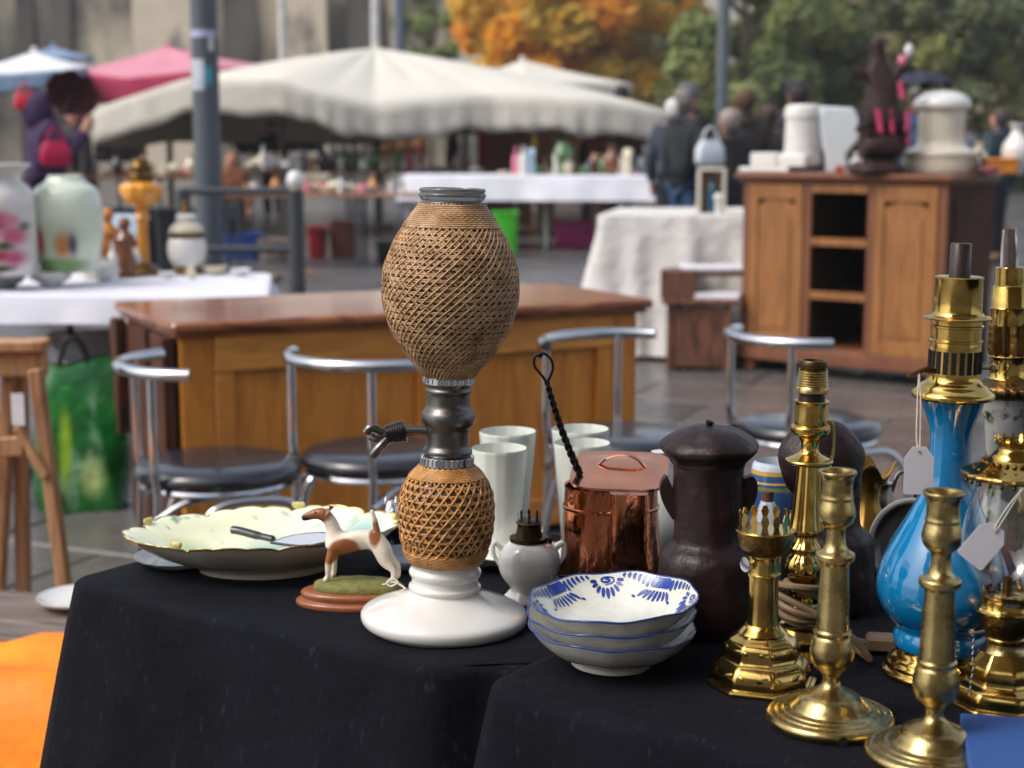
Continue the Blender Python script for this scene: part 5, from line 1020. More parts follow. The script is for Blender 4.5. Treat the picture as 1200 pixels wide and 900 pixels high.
for k_, c_, px, Y_, s_ in (('casket', 'red', 985, 8.6, .45), ('bowl', 'white', 995, 8.55, .45), ('figurine', 'white', 1003, 8.7, .55), ('bowl', 'pink', 1014, 8.5, .3), ('vase', 'cream', 1146, 8.55, .7), ('casket', 'amber', 1172, 8.5, .9), ('bowl', 'pink', 1160, 8.35, .6), ('jug', 'pale blue', 1138, 8.75, 1.1), ('vase', 'white', 1190, 8.55, 1.1), ('figurine', 'dark', 1148, 8.45, .6)):
    put(k_, c_, at(px, 200, Y_).x, Y_, BH, s_, 'on top of the oak sideboard')
# ================================================================ ground
ga = R(-24); 
GRD = mk('wet_asphalt', (88, 86, 85), .3, var=.2, scale=.7, bump=.35, bscale=30, dist=.01, rvar=.4, speck=((70, 68, 67), 1.3, .5, .7, (1, 1, 1)))
g = G(); N = 40; g.add([(x, y, -.014) for y in (-34, 94) for x in (-69, 69)], [(0, 1, 3, 2)]); o = g.build('ground', GRD, smooth=False); struct(o)
SLAB = [mk('wet_stone_' + nm, col, .3, var=.2, scale=2.5, bump=.3, bscale=35, dist=.006, rvar=.4, speck=((60, 57, 57), 6, .55, .72, (1, 1, 1))) for nm, col in (('grey', (88, 86, 86)), ('warm', (93, 88, 86)), ('dark', (80, 78, 79)))]
slabs = []
for m_ in SLAB: o = G().box(-.445, .445, -.295, .295, -.03, 0, .006).build('paving_slab', m_); slabs.append(o.data); bpy.data.objects.remove(o)
pav = bpy.data.objects.new('pavement', None); sc.collection.objects.link(pav); struct(pav); pav.rotation_euler.z = ga
rs = random.Random(4)
for i in range(-14, 16):
    for j in range(-2, 30):
        x, y = i * .9 + (j % 2) * .45, j * .6; X = x * math.cos(ga) - y * math.sin(ga); Y = x * math.sin(ga) + y * math.cos(ga)
        if 2.6 < Y < 12.6 and -1 < (abs(X) - .7) < Y * .36 - .4 + .3 and not (Y > 9 and abs(X) > 3.2):
            o = bpy.data.objects.new('paving_slab', rs.choice(slabs)); sc.collection.objects.link(o); o.parent = pav; o.location = (x, y, rs.uniform(-.0015, 0)); o.rotation_euler = (rs.uniform(-.003, .003), rs.uniform(-.003, .003), 0)
# ================================================================ posts and barrier
GREYM = mk('grey_painted_steel', (82, 88, 96), .45, var=.1, scale=4)
Yp = 10.2; t = thing('lamp_post', 'tall grey steel street post with pasted papers, left of the white parasol', 'post', (at(243, 170, Yp).x, Yp, 0))
g = G(); g.lathe(rp([(0, .09), (.5, .088), (6.5, .078)]), 24); g.build('pole', GREYM, t)
for r0_, r1_, a0, a1, m_ in ((36, 44, -150, -20, mk('lilac_tape', (170, 172, 200), .6)), (70, 106, -150, -85, mk('pale_poster', (190, 196, 206), .7)), (78, 100, -84, -50, mk('teal_poster', (70, 150, 170), .7)), (44, 60, -62, -40, mk('ware_white', COLS['white']))):
    z1, z0 = hz(r0_, Yp), hz(r1_, Yp); rr_ = .087; pts = [(rr_ * math.cos(R(a0 + (a1 - a0) * i / 8)), rr_ * math.sin(R(a0 + (a1 - a0) * i / 8))) for i in range(9)]
    g = G(); g.add([(x, y, z0) for x, y in pts] + [(x, y, z1) for x, y in pts] + [(x * .985, y * .985, z0) for x, y in pts] + [(x * .985, y * .985, z1) for x, y in pts], [(i, i + 1, i + 10, i + 9) for i in range(8)] + [(i + 18, i + 27, i + 28, i + 19) for i in range(8)]); g.build('pasted_paper', m_, t)
DKM = mk('dark_grey_steel', (60, 64, 70), .4, var=.1)
t = thing('barrier', 'dark grey steel barrier with two rails and white knob post, right of the tall post', 'barrier', (0, 0, 0)); Yb = 9.8
xr, xl = at(346, 200, Yb).x, at(252, 200, Yb).x
g = G(); g.M = T(xr, Yb, 0); g.lathe(rp([(0, .052), (hz(222, Yb), .048)]), 20); g.build('post', DKM, t)
g = G(); g.M = T(xr, Yb, hz(219, Yb)); g.lathe(dense([(0, .03), (.01, .052), (.05, .054), (.09, .035), (.1, 0)], 3), 20); g.build('knob', mk('ware_white', COLS['white']), t)
for row in (224, 292): g = G(); z_ = hz(row, Yb); g.tube([(xl - .2, Yb, z_), (xr - .04, Yb, z_)], .024, 10); g.build('rail', DKM, t)
g = G(); g.M = T(xl - .2, Yb, 0); g.lathe(rp([(0, .045), (hz(222, Yb), .045)]), 16); g.build('post', DKM, t)
for px, row_, rr_, Y_, col, lb, nm in ((331, 0, .075, 30, (190, 190, 186), 'pale thin mast behind the parasol, left of its peak', 'mast'), (440, 0, .085, 31, (196, 196, 196), 'pale mast rising behind the peak of the white parasol', 'mast'), (468, 0, .13, 34, (96, 104, 118), 'blue grey mast right of the parasol peak', 'mast'), (848, 0, .1, 26, (84, 92, 98), 'grey street post in front of the green trees', 'post')):
    m_ = mk('mast_paint_%d' % px, col, .5); x = at(px, 40, Y_).x; g = G(); g.lathe(rp([(0, rr_ * 1.1), (7, rr_ * .9)]), 16); o = g.build(nm, m_, None, (x, Y_, 0)); tag(o, lb, nm)
# ================================================================ parasols
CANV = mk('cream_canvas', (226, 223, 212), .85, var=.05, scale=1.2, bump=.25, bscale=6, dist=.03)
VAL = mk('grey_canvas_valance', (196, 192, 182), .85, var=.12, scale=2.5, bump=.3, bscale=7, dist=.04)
POLEW = mk('parasol_pole', (96, 86, 76), .6)
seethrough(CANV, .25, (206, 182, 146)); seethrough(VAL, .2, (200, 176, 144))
def parasol(label, apex, rim, drop, mats, pole=None, nsub=8, name='market_parasol', cat='parasol', bulge=-.03):
    """apex point; rim = list of (x, y, z, valance drop) corners all round"""
    ax, ay, az = apex; t = thing(name, label, cat, (ax, ay, 0)); m = len(rim); per = []
    for i in range(m):
        a, b = rim[i], rim[(i + 1) % m]
        for k in range(nsub):
            u = k / nsub; per.append(tuple(p + (q - p) * u for p, q in zip(a, b)) + (u,))
    n = len(per); g = G(); vs = [(0, 0, az)]
    K = 7
    for r_ in range(1, K + 1):
        f = r_ / K
        for (x, y, z, d, u) in per:
            sag = bulge * math.sin(math.pi * f) * (1 + .6 * math.sin(math.pi * u))
            vs.append(((x - ax) * f, (y - ay) * f, az + (z - az) * f + sag * (1.0 if f < 1 else 0)))
    fs = [(0, 1 + j, 1 + (j + 1) % n) for j in range(n)]
    for r_ in range(K - 1):
        for j in range(n): a = 1 + r_ * n; fs.append((a + j, a + n + j, a + n + (j + 1) % n, a + (j + 1) % n))
    g.add(vs, fs); o = g.build('canopy', mats[0], t, ang=80); q_ = o.modifiers.new('s', 'SOLIDIFY'); q_.thickness = .012
    g = G(); vs = []
    for r_ in range(5):
        f = r_ / 4
        for j, (x, y, z, d, u) in enumerate(per):
            w_ = 1 + .012 * f * math.sin(j * 1.9) + .008 * f * math.sin(j * .77)
            vs.append(((x - ax) * w_, (y - ay) * w_, z - d * f * (1 + f * (.07 * math.sin(j * .53) + .05 * math.sin(j * .91 + 2))) + .004))
    g.add(vs, [(r_ * n + j, r_ * n + (j + 1) % n, (r_ + 1) * n + (j + 1) % n, (r_ + 1) * n + j) for r_ in range(4) for j in range(n)])
    o = g.build('valance', mats[1], t, ang=80); q_ = o.modifiers.new('s', 'SOLIDIFY'); q_.thickness = .01
    if pole: g = G(); g.lathe(rp([(0, .06), (az - .02, .055)]), 14); g.build('pole', POLEW, t); g = G(); g.M = T(0, 0, 0); g.lathe(rp([(0, .28), (.05, .27), (.08, .06), (.1, .05)]), 20); g.build('base', mk('concrete_base', (120, 118, 112), .8), t)
    g = G(); g.ball((0, 0, az + .02), .06, 10, (1, 1, .8)); g.build('finial', mats[0], t)
    for i in range(0, m, 2):
        x, y, z, d = rim[i]; g = G(); g.tube([(0, 0, az - .06), ((x - ax) * .97, (y - ay) * .97, z - .03)], .014, 6); g.build('rib', POLEW, t)
    return t
def rimp(px, row, Y, hang):                     # rim point, hanging hem row
    p = at(px, row, Y); return (p.x, p.y, p.z, p.z - hz(hang, Y))
ap = at(440, 56, 24.5)
parasol('broad cream market parasol spanning the stalls, its peak above the siphon', (ap.x, ap.y, ap.z),
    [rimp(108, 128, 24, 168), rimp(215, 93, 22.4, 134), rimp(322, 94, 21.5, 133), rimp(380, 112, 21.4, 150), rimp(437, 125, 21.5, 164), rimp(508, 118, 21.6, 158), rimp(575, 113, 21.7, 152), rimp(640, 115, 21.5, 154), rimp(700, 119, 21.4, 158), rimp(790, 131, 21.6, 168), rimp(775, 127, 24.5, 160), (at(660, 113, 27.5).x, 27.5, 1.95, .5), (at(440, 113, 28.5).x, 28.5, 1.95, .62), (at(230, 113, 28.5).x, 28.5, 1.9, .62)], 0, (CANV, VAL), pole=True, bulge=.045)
parasol('pale parasol farther back behind the right of the broad cream one', (at(612, 70, 29).x, 29, hz(70, 29)), [rimp(520, 100, 28, 112), rimp(620, 96, 27.4, 110), rimp(742, 98, 28, 112), rimp(720, 98, 31, 112), rimp(560, 98, 31, 112)], 0, (CANV, CANV), pole=True)
PK = mk('pink_canvas', (198, 130, 146), .8, var=.08, scale=2, bump=.2, bscale=5, dist=.03); PKD = mk('crimson_canvas', (156, 40, 76), .8, var=.15, scale=2)
parasol('pink market parasol with crimson valance behind the cream one', (at(195, 54, 27.5).x, 27.5, hz(54, 27.5)), [rimp(86, 84, 26, 122), rimp(150, 92, 25.2, 120), rimp(262, 80, 25.4, 112), rimp(320, 78, 27, 96), rimp(290, 88, 30, 100), rimp(120, 90, 30, 104)], 0, (PK, PKD), pole=True)
BLC = mk('pale_blue_canvas', (120, 140, 168), .8)
parasol('white parasol with pale blue edge at the far left', (at(40, 62, 26.5).x, 26.5, hz(60, 26.5)), [rimp(-60, 88, 24.6, 112), rimp(20, 86, 24.6, 108), rimp(92, 80, 24.8, 100), rimp(110, 78, 27.6, 92), rimp(-40, 86, 29, 104)], 0, (mk('white_canvas', (216, 218, 220), .8, var=.04), BLC), pole=True)
parasol('small blue parasol top showing between the far left and pink ones', (at(62, 54, 32).x, 32, hz(54, 32)), [rimp(30, 66, 31, 72), rimp(100, 66, 31, 72), rimp(110, 66, 33.5, 72), rimp(20, 66, 33.5, 72)], 0, (BLC, BLC), pole=True)
for px, Y_, lb in ((545, 22.6, 'slim grey pole under the cream parasol behind the white stall'), (330, 23.5, 'slim pole under the left side of the wide cream parasol')):
    g = G(); g.lathe(rp([(0, .05), (hz(140, Y_), .045)]), 12); o = g.build('support_pole', POLEW, None, (at(px, 150, Y_).x, Y_, 0)); tag(o, lb, 'pole')
# ================================================================ far stalls
def stall(label, pa, pb, Y, z, depth, mat, legm, ncr=3, cloth_h=0, dY=0):
    xa, xb = at(pa, 200, Y).x, at(pb, 200, Y + dY).x; rz = math.atan2(dY, xb - xa); L_ = math.hypot(xb - xa, dY); t = thing('stall_table', label, 'table', (xa, Y, 0), rz)
    g = G(); g.box(0, L_, 0, depth, z - .035, z); g.build('tabletop', mat, t)
    for x in [L_ * k_ / ncr for k_ in range(ncr + 1)]:
        for y in (.03, depth - .07): g = G(); g.box(max(0, x - .04), max(0, x - .04) + .04, y, y + .04, 0, z - .036); g.build('leg', legm, t)
    return t
PLK = mk('pinkish_planks', (150, 112, 92), .6, stretch=(.2, 1, 1), var=.2); WMET = mk('white_metal', (180, 180, 182), .5)
stall('long plank stall table behind the barrier', 262, 500, 16.6, .765, .8, PLK, DKM)
stall('plank stall table left of the tall post', 92, 236, 19.5, .9, .8, mk('ware_brown', COLS['brown']), DKM)
stall('dark stall table under the wide cream parasol', 262, 480, 21.8, .93, .8, WALNUT, DKM)
stall('raised stall table with grey cover under the parasol right of its pole', 440, 560, 23, .9, .8, mk('ware_grey', COLS['grey']), DKM)
xa, xb = at(472, 206, 19.6), at(800, 206, 19.2)
wz = hz(206, 19.4)
cloth('tablecloth', [(xa.x, 19.6), (xb.x, 19.2), (xb.x - .05, 20.6), (xa.x, 20.8)], wz, wz - .30, out=.08, fold=.05, mat=WSHEET, seed=31, step=.06, wave=2, rnd_r=.03, label='bright white cloth on the long stall table behind the siphon top')
t = thing('stall_table', 'folding table with pale metal legs under the long white cloth', 'table', (xa.x, 19.6, 0))
g = G(); g.box(.03, xb.x - xa.x - .03, .05, .98, wz - .04, wz - .006); g.build('tabletop', mk('plain_dark_wood', (92, 66, 44)), t)
for px in (478, 604, 640, 700, 780):
    for y in (.08, .9): g = G(); x = at(px, 240, 19.6).x - xa.x; g.tube([(x, y, wz - .041), (x, y, 0)], .02, 8); g.build('leg', WMET, t)
place = 'on the plank stall behind the barrier'
row_of(17, 268, 478, 16.95, .765, ['teapot', 'bowl', 'vase', 'jug', 'figurine', 'tureen', 'casket'], ['white', 'white', 'white', 'pink', 'cream', 'amber'], place, (.55, 1.0))
row_of(9, 360, 440, 17.1, .765, ['bowl', 'tureen', 'jug', 'teapot'], ['white', 'white', 'cream'], place, (.8, 1.2), .2)
place = 'on the plank stall left of the tall post'
row_of(12, 96, 232, 19.8, .9, ['teapot', 'bowl', 'bottle', 'vase', 'figurine', 'casket'], ['white', 'red', 'dark', 'amber', 'brown', 'pink', 'cream'], place, (.8, 1.2))
place = 'on the dark stall under the wide parasol'
row_of(26, 266, 478, 22.1, .93, ['teapot', 'vase', 'bottle', 'lamp', 'figurine', 'jug', 'tureen', 'candle_holder'], ['white', 'white', 'cream', 'grey', 'green', 'brown', 'dark', 'pale blue'], place, (.8, 1.5))
place = 'on the grey stall right of the parasol pole'
row_of(10, 444, 552, 23.3, .9, ['vase', 'figurine', 'bowl', 'tureen', 'lamp'], ['white', 'cream', 'pink', 'white'], place, (.9, 1.5))
place = 'on the long white clothed stall'
row_of(22, 600, 790, 20.1, wz + .002, ['teapot', 'vase', 'bottle', 'lamp', 'figurine', 'jug', 'candle_holder', 'bowl', 'clock'], ['white', 'white', 'pale blue', 'green', 'cream', 'grey', 'pink', 'brown'], place, (.8, 1.5))
put('lamp', 'green', at(660, 190, 20).x, 20, wz + .002, 1.5, place); put('candle_holder', 'grey', at(757, 190, 20).x, 20, wz + .002, 2.0, place); put('teapot', 'grey', at(768, 190, 19.9).x, 19.9, wz + .002, 1.6, place); put('bowl', 'cream', at(590, 190, 19.8).x, 19.8, wz + .002, .8, place)
put('bowl', 'pink', at(784, 195, 19.5).x, 19.5, wz + .002, .8, place)
# tall furniture under the canopies behind the white stall
for px, w_, top, col, nm, lb, Y_ in ((584, .42, 148, (96, 50, 34), 'wardrobe', 'dark red brown wardrobe standing under the cream parasol', 24), (702, .3, 150, (112, 52, 38), 'cabinet', 'red brown narrow cabinet under the right end of the parasol', 24), (612, .3, 152, (130, 78, 50), 'cabinet', 'mid brown cabinet beside the dark wardrobe', 24.4), (640, .28, 150, (150, 120, 84), 'cabinet', 'tan cabinet behind the coloured bottles', 24.6)):
    m_ = mk(nm + '_wood_%d' % px, col, .5, stretch=(1, 1, .2), var=.25); x = at(px, 170, Y_).x; h = hz(top, Y_); t = thing(nm, lb, nm, (x, Y_, 0))
    g = G(); g.box(-w_ / 2, w_ / 2, 0, .45, .06, h - .04); g.build('carcass', m_, t); g = G(); g.box(-w_ / 2 - .02, w_ / 2 + .02, -.03, .46, h - .039, h); g.build('cornice', m_, t)
    for s_ in (0, 1): g = G(); g.box(-w_ / 2 + .01 + s_ * (w_ / 2), -w_ / 2 + w_ / 2 - .005 + s_ * (w_ / 2 - .005), -.022, -.001, .1, h - .06); d_ = g.build('door', m_, t)
    for s_ in (-1, 1): g = G(); g.box(s_ * (w_ / 2 - .05) - .03, s_ * (w_ / 2 - .05) + .03, .0, .06, 0, .059); g.build('foot', m_, t)
def hang(px, r0_, r1_, wpx, Y_, col, lb):
    k_ = Y_ / F; g = G(); x = at(px, 160, Y_).x; z1, z0 = hz(r0_, Y_), hz(r1_, Y_); n = 12; w_ = wpx * k_
    vs = [(w_ * (i / n - .5), .04 * math.sin(i * 1.7), z) for z in (0, (z0 - z1) * .5, z0 - z1) for i in range(n + 1)]; g.add(vs, [(r_ * (n + 1) + i, r_ * (n + 1) + i + 1, (r_ + 1) * (n + 1) + i + 1, (r_ + 1) * (n + 1) + i) for r_ in (0, 1) for i in range(n)])
    o = g.build('hanging_cloth', mk('cloth_%d_%d' % (px, r0_), col, .8, var=.15), None, (x, Y_, z1), ang=80); q_ = o.modifiers.new('s', 'SOLIDIFY'); q_.thickness = .01; tag(o, lb, 'cloth')
hang(566, 146, 196, 12, 23.4, (170, 24, 32), 'bright red cloth hanging under the cream parasol beside the wardrobe')
hang(350, 148, 178, 60, 29.5, (22, 26, 36), 'dark navy backdrop added as shade at the back of the wide parasol')  # made-up backdrop, its dark colour stands for the canopy shadow
hang(470, 152, 182, 60, 29.6, (150, 104, 70), 'tan brown sheet hanging behind the raised stall')
hang(300, 150, 180, 50, 29.3, (24, 30, 26), 'blackish green backdrop added as shade behind the dark stall')  # another added backdrop, shade below the canopy given as dark colour
hang(740, 156, 196, 36, 24.2, (110, 84, 72), 'brown blanket hanging under the right end of the parasol')
hang(410, 158, 186, 40, 29.2, (168, 166, 164), 'pale grey sheet hanging behind the dark stall')
hang(140, 168, 190, 60, 27.4, (60, 56, 58), 'dark grey sheet behind the plank stall left of the post')
def crate(px, row, Y_, w_, h_, col, lb, nm='crate'):
    m_ = mk('plastic_%d_%d' % (px, row), col, .4, var=.1, coat=.2); x = at(px, row, Y_).x; g = G(); g.M = T()
    loft(g, [rsq(w_ * .44, .16, 0, 24, 6), rsq(w_ / 2, .2, h_, 24, 6), rsq(w_ / 2 + .015, .215, h_, 24, 6), rsq(w_ / 2 + .015, .215, h_ + .02, 24, 6), rsq(w_ / 2 - .01, .19, h_ + .02, 24, 6), rsq(w_ * .43, .15, .02, 24, 6)])
    o = g.build(nm, m_, None, (x, Y_, 0)); tag(o, lb, nm)
crate(592, 260, 18.6, .30, .48, (70, 190, 40), 'bright green plastic bin under the white stall', 'bin')
crate(676, 265, 20.2, .62, .30, (166, 40, 110), 'magenta plastic crate under the white stall')
crate(722, 245, 20.5, .35, .46, (200, 54, 40), 'red plastic crate under the white stall')
crate(765, 245, 20.4, .22, .46, (200, 40, 110), 'small pink plastic crate at the right end under the white stall')
crate(742, 250, 20.1, .28, .38, (150, 150, 152), 'grey plastic crate between the red and pink ones')
crate(284, 260, 18.0, .45, .26, (28, 70, 150), 'blue plastic crate under the plank stall by the barrier')
crate(262, 240, 18.3, .30, .42, (20, 28, 50), 'dark navy crate beside the blue one under the plank stall')
crate(372, 250, 18.0, .2, .34, (140, 20, 40), 'small crimson crate under the plank stall')
crate(402, 250, 18.1, .3, .40, (96, 54, 44), 'brown plastic crate under the plank stall beside the crimson one')
crate(320, 255, 17.8, .3, .2, (150, 132, 126), 'pinkish grey crate under the plank stall')
crate(452, 262, 17.4, .2, .2, (24, 32, 34), 'small black bucket under the plank stall end', 'bucket')
for px, Y_, col, lb in ((130, 16.0, (24, 26, 30), 'black crate under the stall left of the tall post, first from left'), (175, 16.2, (34, 36, 40), 'black crate under the stall left of the tall post, second from left'), (206, 15.8, (24, 30, 34), 'black crate beside the tall post under the stall')): crate(px, 215, Y_, .4, .62, col, lb)
for px, row, Y_, lb in ((500, 284, 12, 'fallen yellow leaf on the paving near the siphon'), (445, 260, 14, 'fallen leaf farther back on the paving'), (365, 318, 11, 'fallen leaf on the paving right of the knob post')):
    c = on(px, row, .004); g = G(); g.poly([(0, 0), (.03, .02), (.06, .0), (.08, .05), (.05, .09), (.0, .11), (-.05, .09), (-.08, .05), (-.06, .0), (-.03, .02)], .003); o = g.build('fallen_leaf', mk('yellow_leaf', (190, 140, 40), .6), None, c); o.rotation_euler = (R(90), 0, ru(0, 6)); tag(o, lb, 'leaf')
# ================================================================ people
def person(label, x, y, h, rz, coat, trous, hair=(60, 46, 38), hat=None, skinc=(186, 132, 110), hood=False, arms=None, long=False, fat=1, lean=0, z0=0, seated=False):
    s = h / 1.75; t = thing('person', label, 'person', (x, y, z0), rz, rot=(lean, 0, rz)); t.scale = (s * fat, s * fat, s)
    SK = mk('skin_%d' % skinc[0], skinc, .5, var=.08, scale=20)
    am = arms or {1: ((.23, -.03, 1.14), (.24, .08, .9)), -1: ((-.23, -.03, 1.14), (-.24, .08, .9))}
    V_ = [(0, 0, .96), (0, 0, 1.12), (0, 0, 1.32), (0, 0, 1.47), (0, .01, 1.53), (0, .015, 1.59), (0, .01, 1.67), (0, .095, 1.585)]; E_ = [(0, 1), (1, 2), (2, 3), (3, 4), (4, 5), (5, 6), (5, 7)]; Rr = [.13, .115, .13, .07, .052, .082, .078, .018]
    CV = [(0, 0, .62 if long else .84), (0, 0, 1.0), (0, 0, 1.15), (0, 0, 1.33), (0, 0, 1.46)]; CE = [(0, 1), (1, 2), (2, 3), (3, 4)]; CR = [(.2, .16), (.175, .145), (.165, .14), (.175, .145), (.09, .085)]
    TV = [(0, 0, .98)]; TE = []; TR = [.14]; SV_ = []
    for s_ in (-1, 1):
        el, wr = am[s_]; b_ = len(V_); d = (Vector(wr) - Vector(el)).normalized(); hp = Vector(wr) + d * .05; 
        V_ += [(s_ * .16, 0, 1.42), el, wr, tuple(hp)]; E_ += [(2, b_), (b_, b_ + 1), (b_ + 1, b_ + 2), (b_ + 2, b_ + 3)]; Rr += [.062, .042, .028, .034]
        sd_ = d.cross(Vector((1, 0, 0))).normalized()
        for f in range(4):
            q_ = hp + sd_ * (f - 1.5) * .02 + d * .035; b2 = len(V_); V_ += [tuple(q_), tuple(q_ + d * (.035 + .008 * (f in (1, 2))) + Vector((-s_ * .012, 0, 0)))]; E_ += [(b_ + 3, b2), (b2, b2 + 1)]; Rr += [.010, .008]
        q_ = Vector(wr) + d * .03 + sd_ * .04; b2 = len(V_); V_ += [tuple(q_), tuple(q_ + d * .03 + sd_ * .012)]; E_ += [(b_ + 3, b2), (b2, b2 + 1)]; Rr += [.011, .009]
        kn, an, to = ((s_ * .1, .02, .5), (s_ * .1, -.02, .09), (s_ * .11, .12, .035)) if not seated else ((s_ * .11, .4, .98), (s_ * .11, .38, .55), (s_ * .11, .52, .5))
        b_ = len(V_); V_ += [(s_ * .09, 0, .9), kn, an, to]; E_ += [(0, b_), (b_, b_ + 1), (b_ + 1, b_ + 2), (b_ + 2, b_ + 3)]; Rr += [.085, .058, .04, .04]
        c_ = len(CV); e2 = Vector(el).lerp(Vector(wr), .9); CV += [(s_ * .17, 0, 1.415), el, tuple(e2)]; CE += [(3, c_), (c_, c_ + 1), (c_ + 1, c_ + 2)]; CR += [.085, .068, .055]
        c_ = len(TV); TV += [(s_ * .09, 0, .88), kn, tuple(Vector(an) + (Vector((0, 0, .02))))]; TE += [(0, c_), (c_, c_ + 1), (c_ + 1, c_ + 2)]; TR += [.11, .085, .07]
        g = G(); g.M = T(*an, rx=0); g.tube([(0, -.07, -.05), (0, -.02, -.04), (0, .1, -.055), (0, .19, -.06)], [.035, .05, .045, .03], 10, flat=.8); g.build('shoe', mk('dark_leather', (30, 26, 24), .5), t)
    skin('body', V_, E_, Rr, SK, t, 2, root=0)
    skin('coat', CV, CE, CR, mk('coat_%d_%d_%d' % coat, tuple(int(v * .78) for v in coat), .9, var=.2, scale=6, bump=.4, bscale=12, dist=.02), t, 2, root=2)
    skin('trousers', TV, TE, TR, mk('trousers_%d_%d_%d' % trous, trous, .8, var=.15, scale=8), t, 2, root=0)
    g = G(); g.lathe(dense([(1.43, .115), (1.47, .092), (1.51, .082), (1.525, .078), (1.515, .068)], 3), 20, lambda tt, i, z, r: (z + .008 * math.sin(3 * tt), r * (1 + .05 * math.sin(5 * tt))), cap=False); g.build('collar', MATS['coat_%d_%d_%d' % coat], t)
    for s_ in (-1, 1):
        g = G(); g.ball((s_ * .032, .088, 1.622), .009, 8); g.build('eye', mk('dark_hole', (14, 11, 9)), t)
        g = G(); g.ball((s_ * .083, .0, 1.60), .022, 8, (.4, .8, 1.2)); g.build('ear', SK, t)
    g = G(); g.ball((0, .093, 1.548), .02, 8, (1.2, .35, .35)); g.build('mouth', mk('lips', (150, 80, 76), .5), t)
    if hood: g = G(); g.M = T(0, -.025, 1.60); g.lathe(dense([(-.16, .10), (-.10, .125), (0, .125), (.08, .10), (.13, .04), (.135, 0)], 3), 24, lambda tt, i, z, r: (z, r * (1 - .42 * max(0, math.sin(tt)) ** 3)), cap=False); g.build('hood', MATS['coat_%d_%d_%d' % coat], t)
    elif hat: g = G(); g.M = T(0, .005, 1.655); g.lathe(dense([(-.02, .102), (0, .104), (.03, .095), (.07, .08), (.088, .04), (.09, 0)], 3), 24); g.M = T(0, .1, 1.645); g.ball((0, 0, 0), .07, 10, (1, .9, .14)); g.build('cap', mk('cap_%d' % hat[0], hat, .8), t)
    if not hood: g = G(); g.M = T(0, -.022, 1.615); g.lathe(dense([(-.09, .04), (-.05, .08), (.02, .094), (.07, .08), (.104, .03), (.106, 0)], 3), 22, lambda tt, i, z, r: (z, r * (1 - (.35 * max(0, math.sin(tt)) ** 2 if z < .07 else .0)) * (1 + .03 * math.sin(9 * tt)))); g.build('hair', mk('hair_%d_%d' % hair[:2], hair, .7, var=.3, scale=30, bump=.5, bscale=40), t)
    return t
def px_(px, Y): return at(px, 150, Y).x
person('person in dark jacket, grey cap and blue jeans right of the cream parasol', px_(806, 13.6), 13.6, 1.80, R(-60), (40, 43, 52), (42, 66, 100), (120, 116, 112), (92, 96, 100))
person('white haired person in a grey blue coat just behind the man in the flat cap', px_(791, 15.2), 15.2, 1.74, R(-20), (70, 78, 92), (40, 44, 52), (206, 204, 200))
person('person with brown hair and a dark grey brown coat seen from behind', px_(872, 14.4), 14.4, 1.80, R(10), (66, 58, 56), (30, 30, 36), (84, 58, 42))
person('grey coated person with pale hair left of the brown haired one', px_(853, 13.4), 13.4, 1.60, R(30), (58, 54, 54), (34, 34, 42), (150, 138, 130))
person('person in dark coat and navy cap behind the white canister', px_(933, 15.5), 15.5, 1.90, R(20), (70, 72, 84), (30, 30, 34), (50, 42, 40), (34, 34, 46))
person('person in black coat between the brown haired person and the cap wearer', px_(902, 15.0), 15.0, 1.68, R(-30), (30, 30, 34), (28, 28, 32), (70, 52, 50))
person('dark haired person whose head shows above the right end of the cream parasol', px_(733, 26.5), 27.5, 1.98 + .35, R(0), (60, 50, 60), (40, 40, 50), (30, 28, 30))
up = person('person in blue coat holding a navy umbrella behind the sideboard', px_(1075, 14.5), 14.5, 1.78, R(150), (70, 100, 150), (40, 44, 60), (120, 90, 84), arms={1: ((.24, .06, 1.16), (.14, .22, 1.38)), -1: ((-.23, -.03, 1.14), (-.24, .08, .9))})
pu = person('person in purple hooded coat with a crimson bag, leaning at the left stall', px_(52, 13.5), 13.5, 1.74, R(-60), (72, 44, 92), (40, 34, 66), (60, 40, 40), hood=True, long=True, fat=1.2, arms={1: ((.22, .10, 1.18), (.10, .26, 1.42)), -1: ((-.24, .02, 1.12), (-.16, .22, 1.02))})
person('person with grey face in dark clothes beside the purple coated one', px_(90, 14.6), 14.6, 1.66, R(120), (54, 52, 58), (44, 48, 66), (50, 36, 34))
person('seated bald person in orange brown top behind the tall post', px_(271, 20.4), 20.4, 1.66, R(170), (150, 90, 60), (60, 60, 70), (120, 100, 84), skinc=(200, 140, 116), seated=True, z0=-.42)
crate(271, 200, 20.5, .5, .40, (90, 80, 70), 'brown box the seated person sits on behind the tall post', 'box')
person('person in navy coat bending behind the raised stall under the parasol', px_(530, 25), 25.2, 1.62, R(100), (30, 40, 66), (40, 40, 50), (60, 50, 50))
for i, (px, Y_, h_, co, hr, lb) in enumerate(((1170, 17, 1.68, (60, 80, 90), (70, 60, 56), 'person in teal grey coat at the far right behind the sideboard'), (1000, 18, 1.7, (70, 60, 66), (60, 50, 46), 'person in mauve grey coat left of the carved statue'), (318, 26.5, 1.7, (24, 26, 32), (40, 30, 30), 'person in black at the back of the dark stall'), (690, 24.6, 1.6, (90, 40, 40), (60, 44, 40), 'person in wine red top behind the long white stall'), (1130, 19, 1.66, (96, 100, 110), (90, 70, 60), 'person in pale grey coat far behind the ivory tureen'))):
    person(lb, px_(px, Y_), Y_, h_, R(40 + i * 67), co, (40, 42, 52), hr)
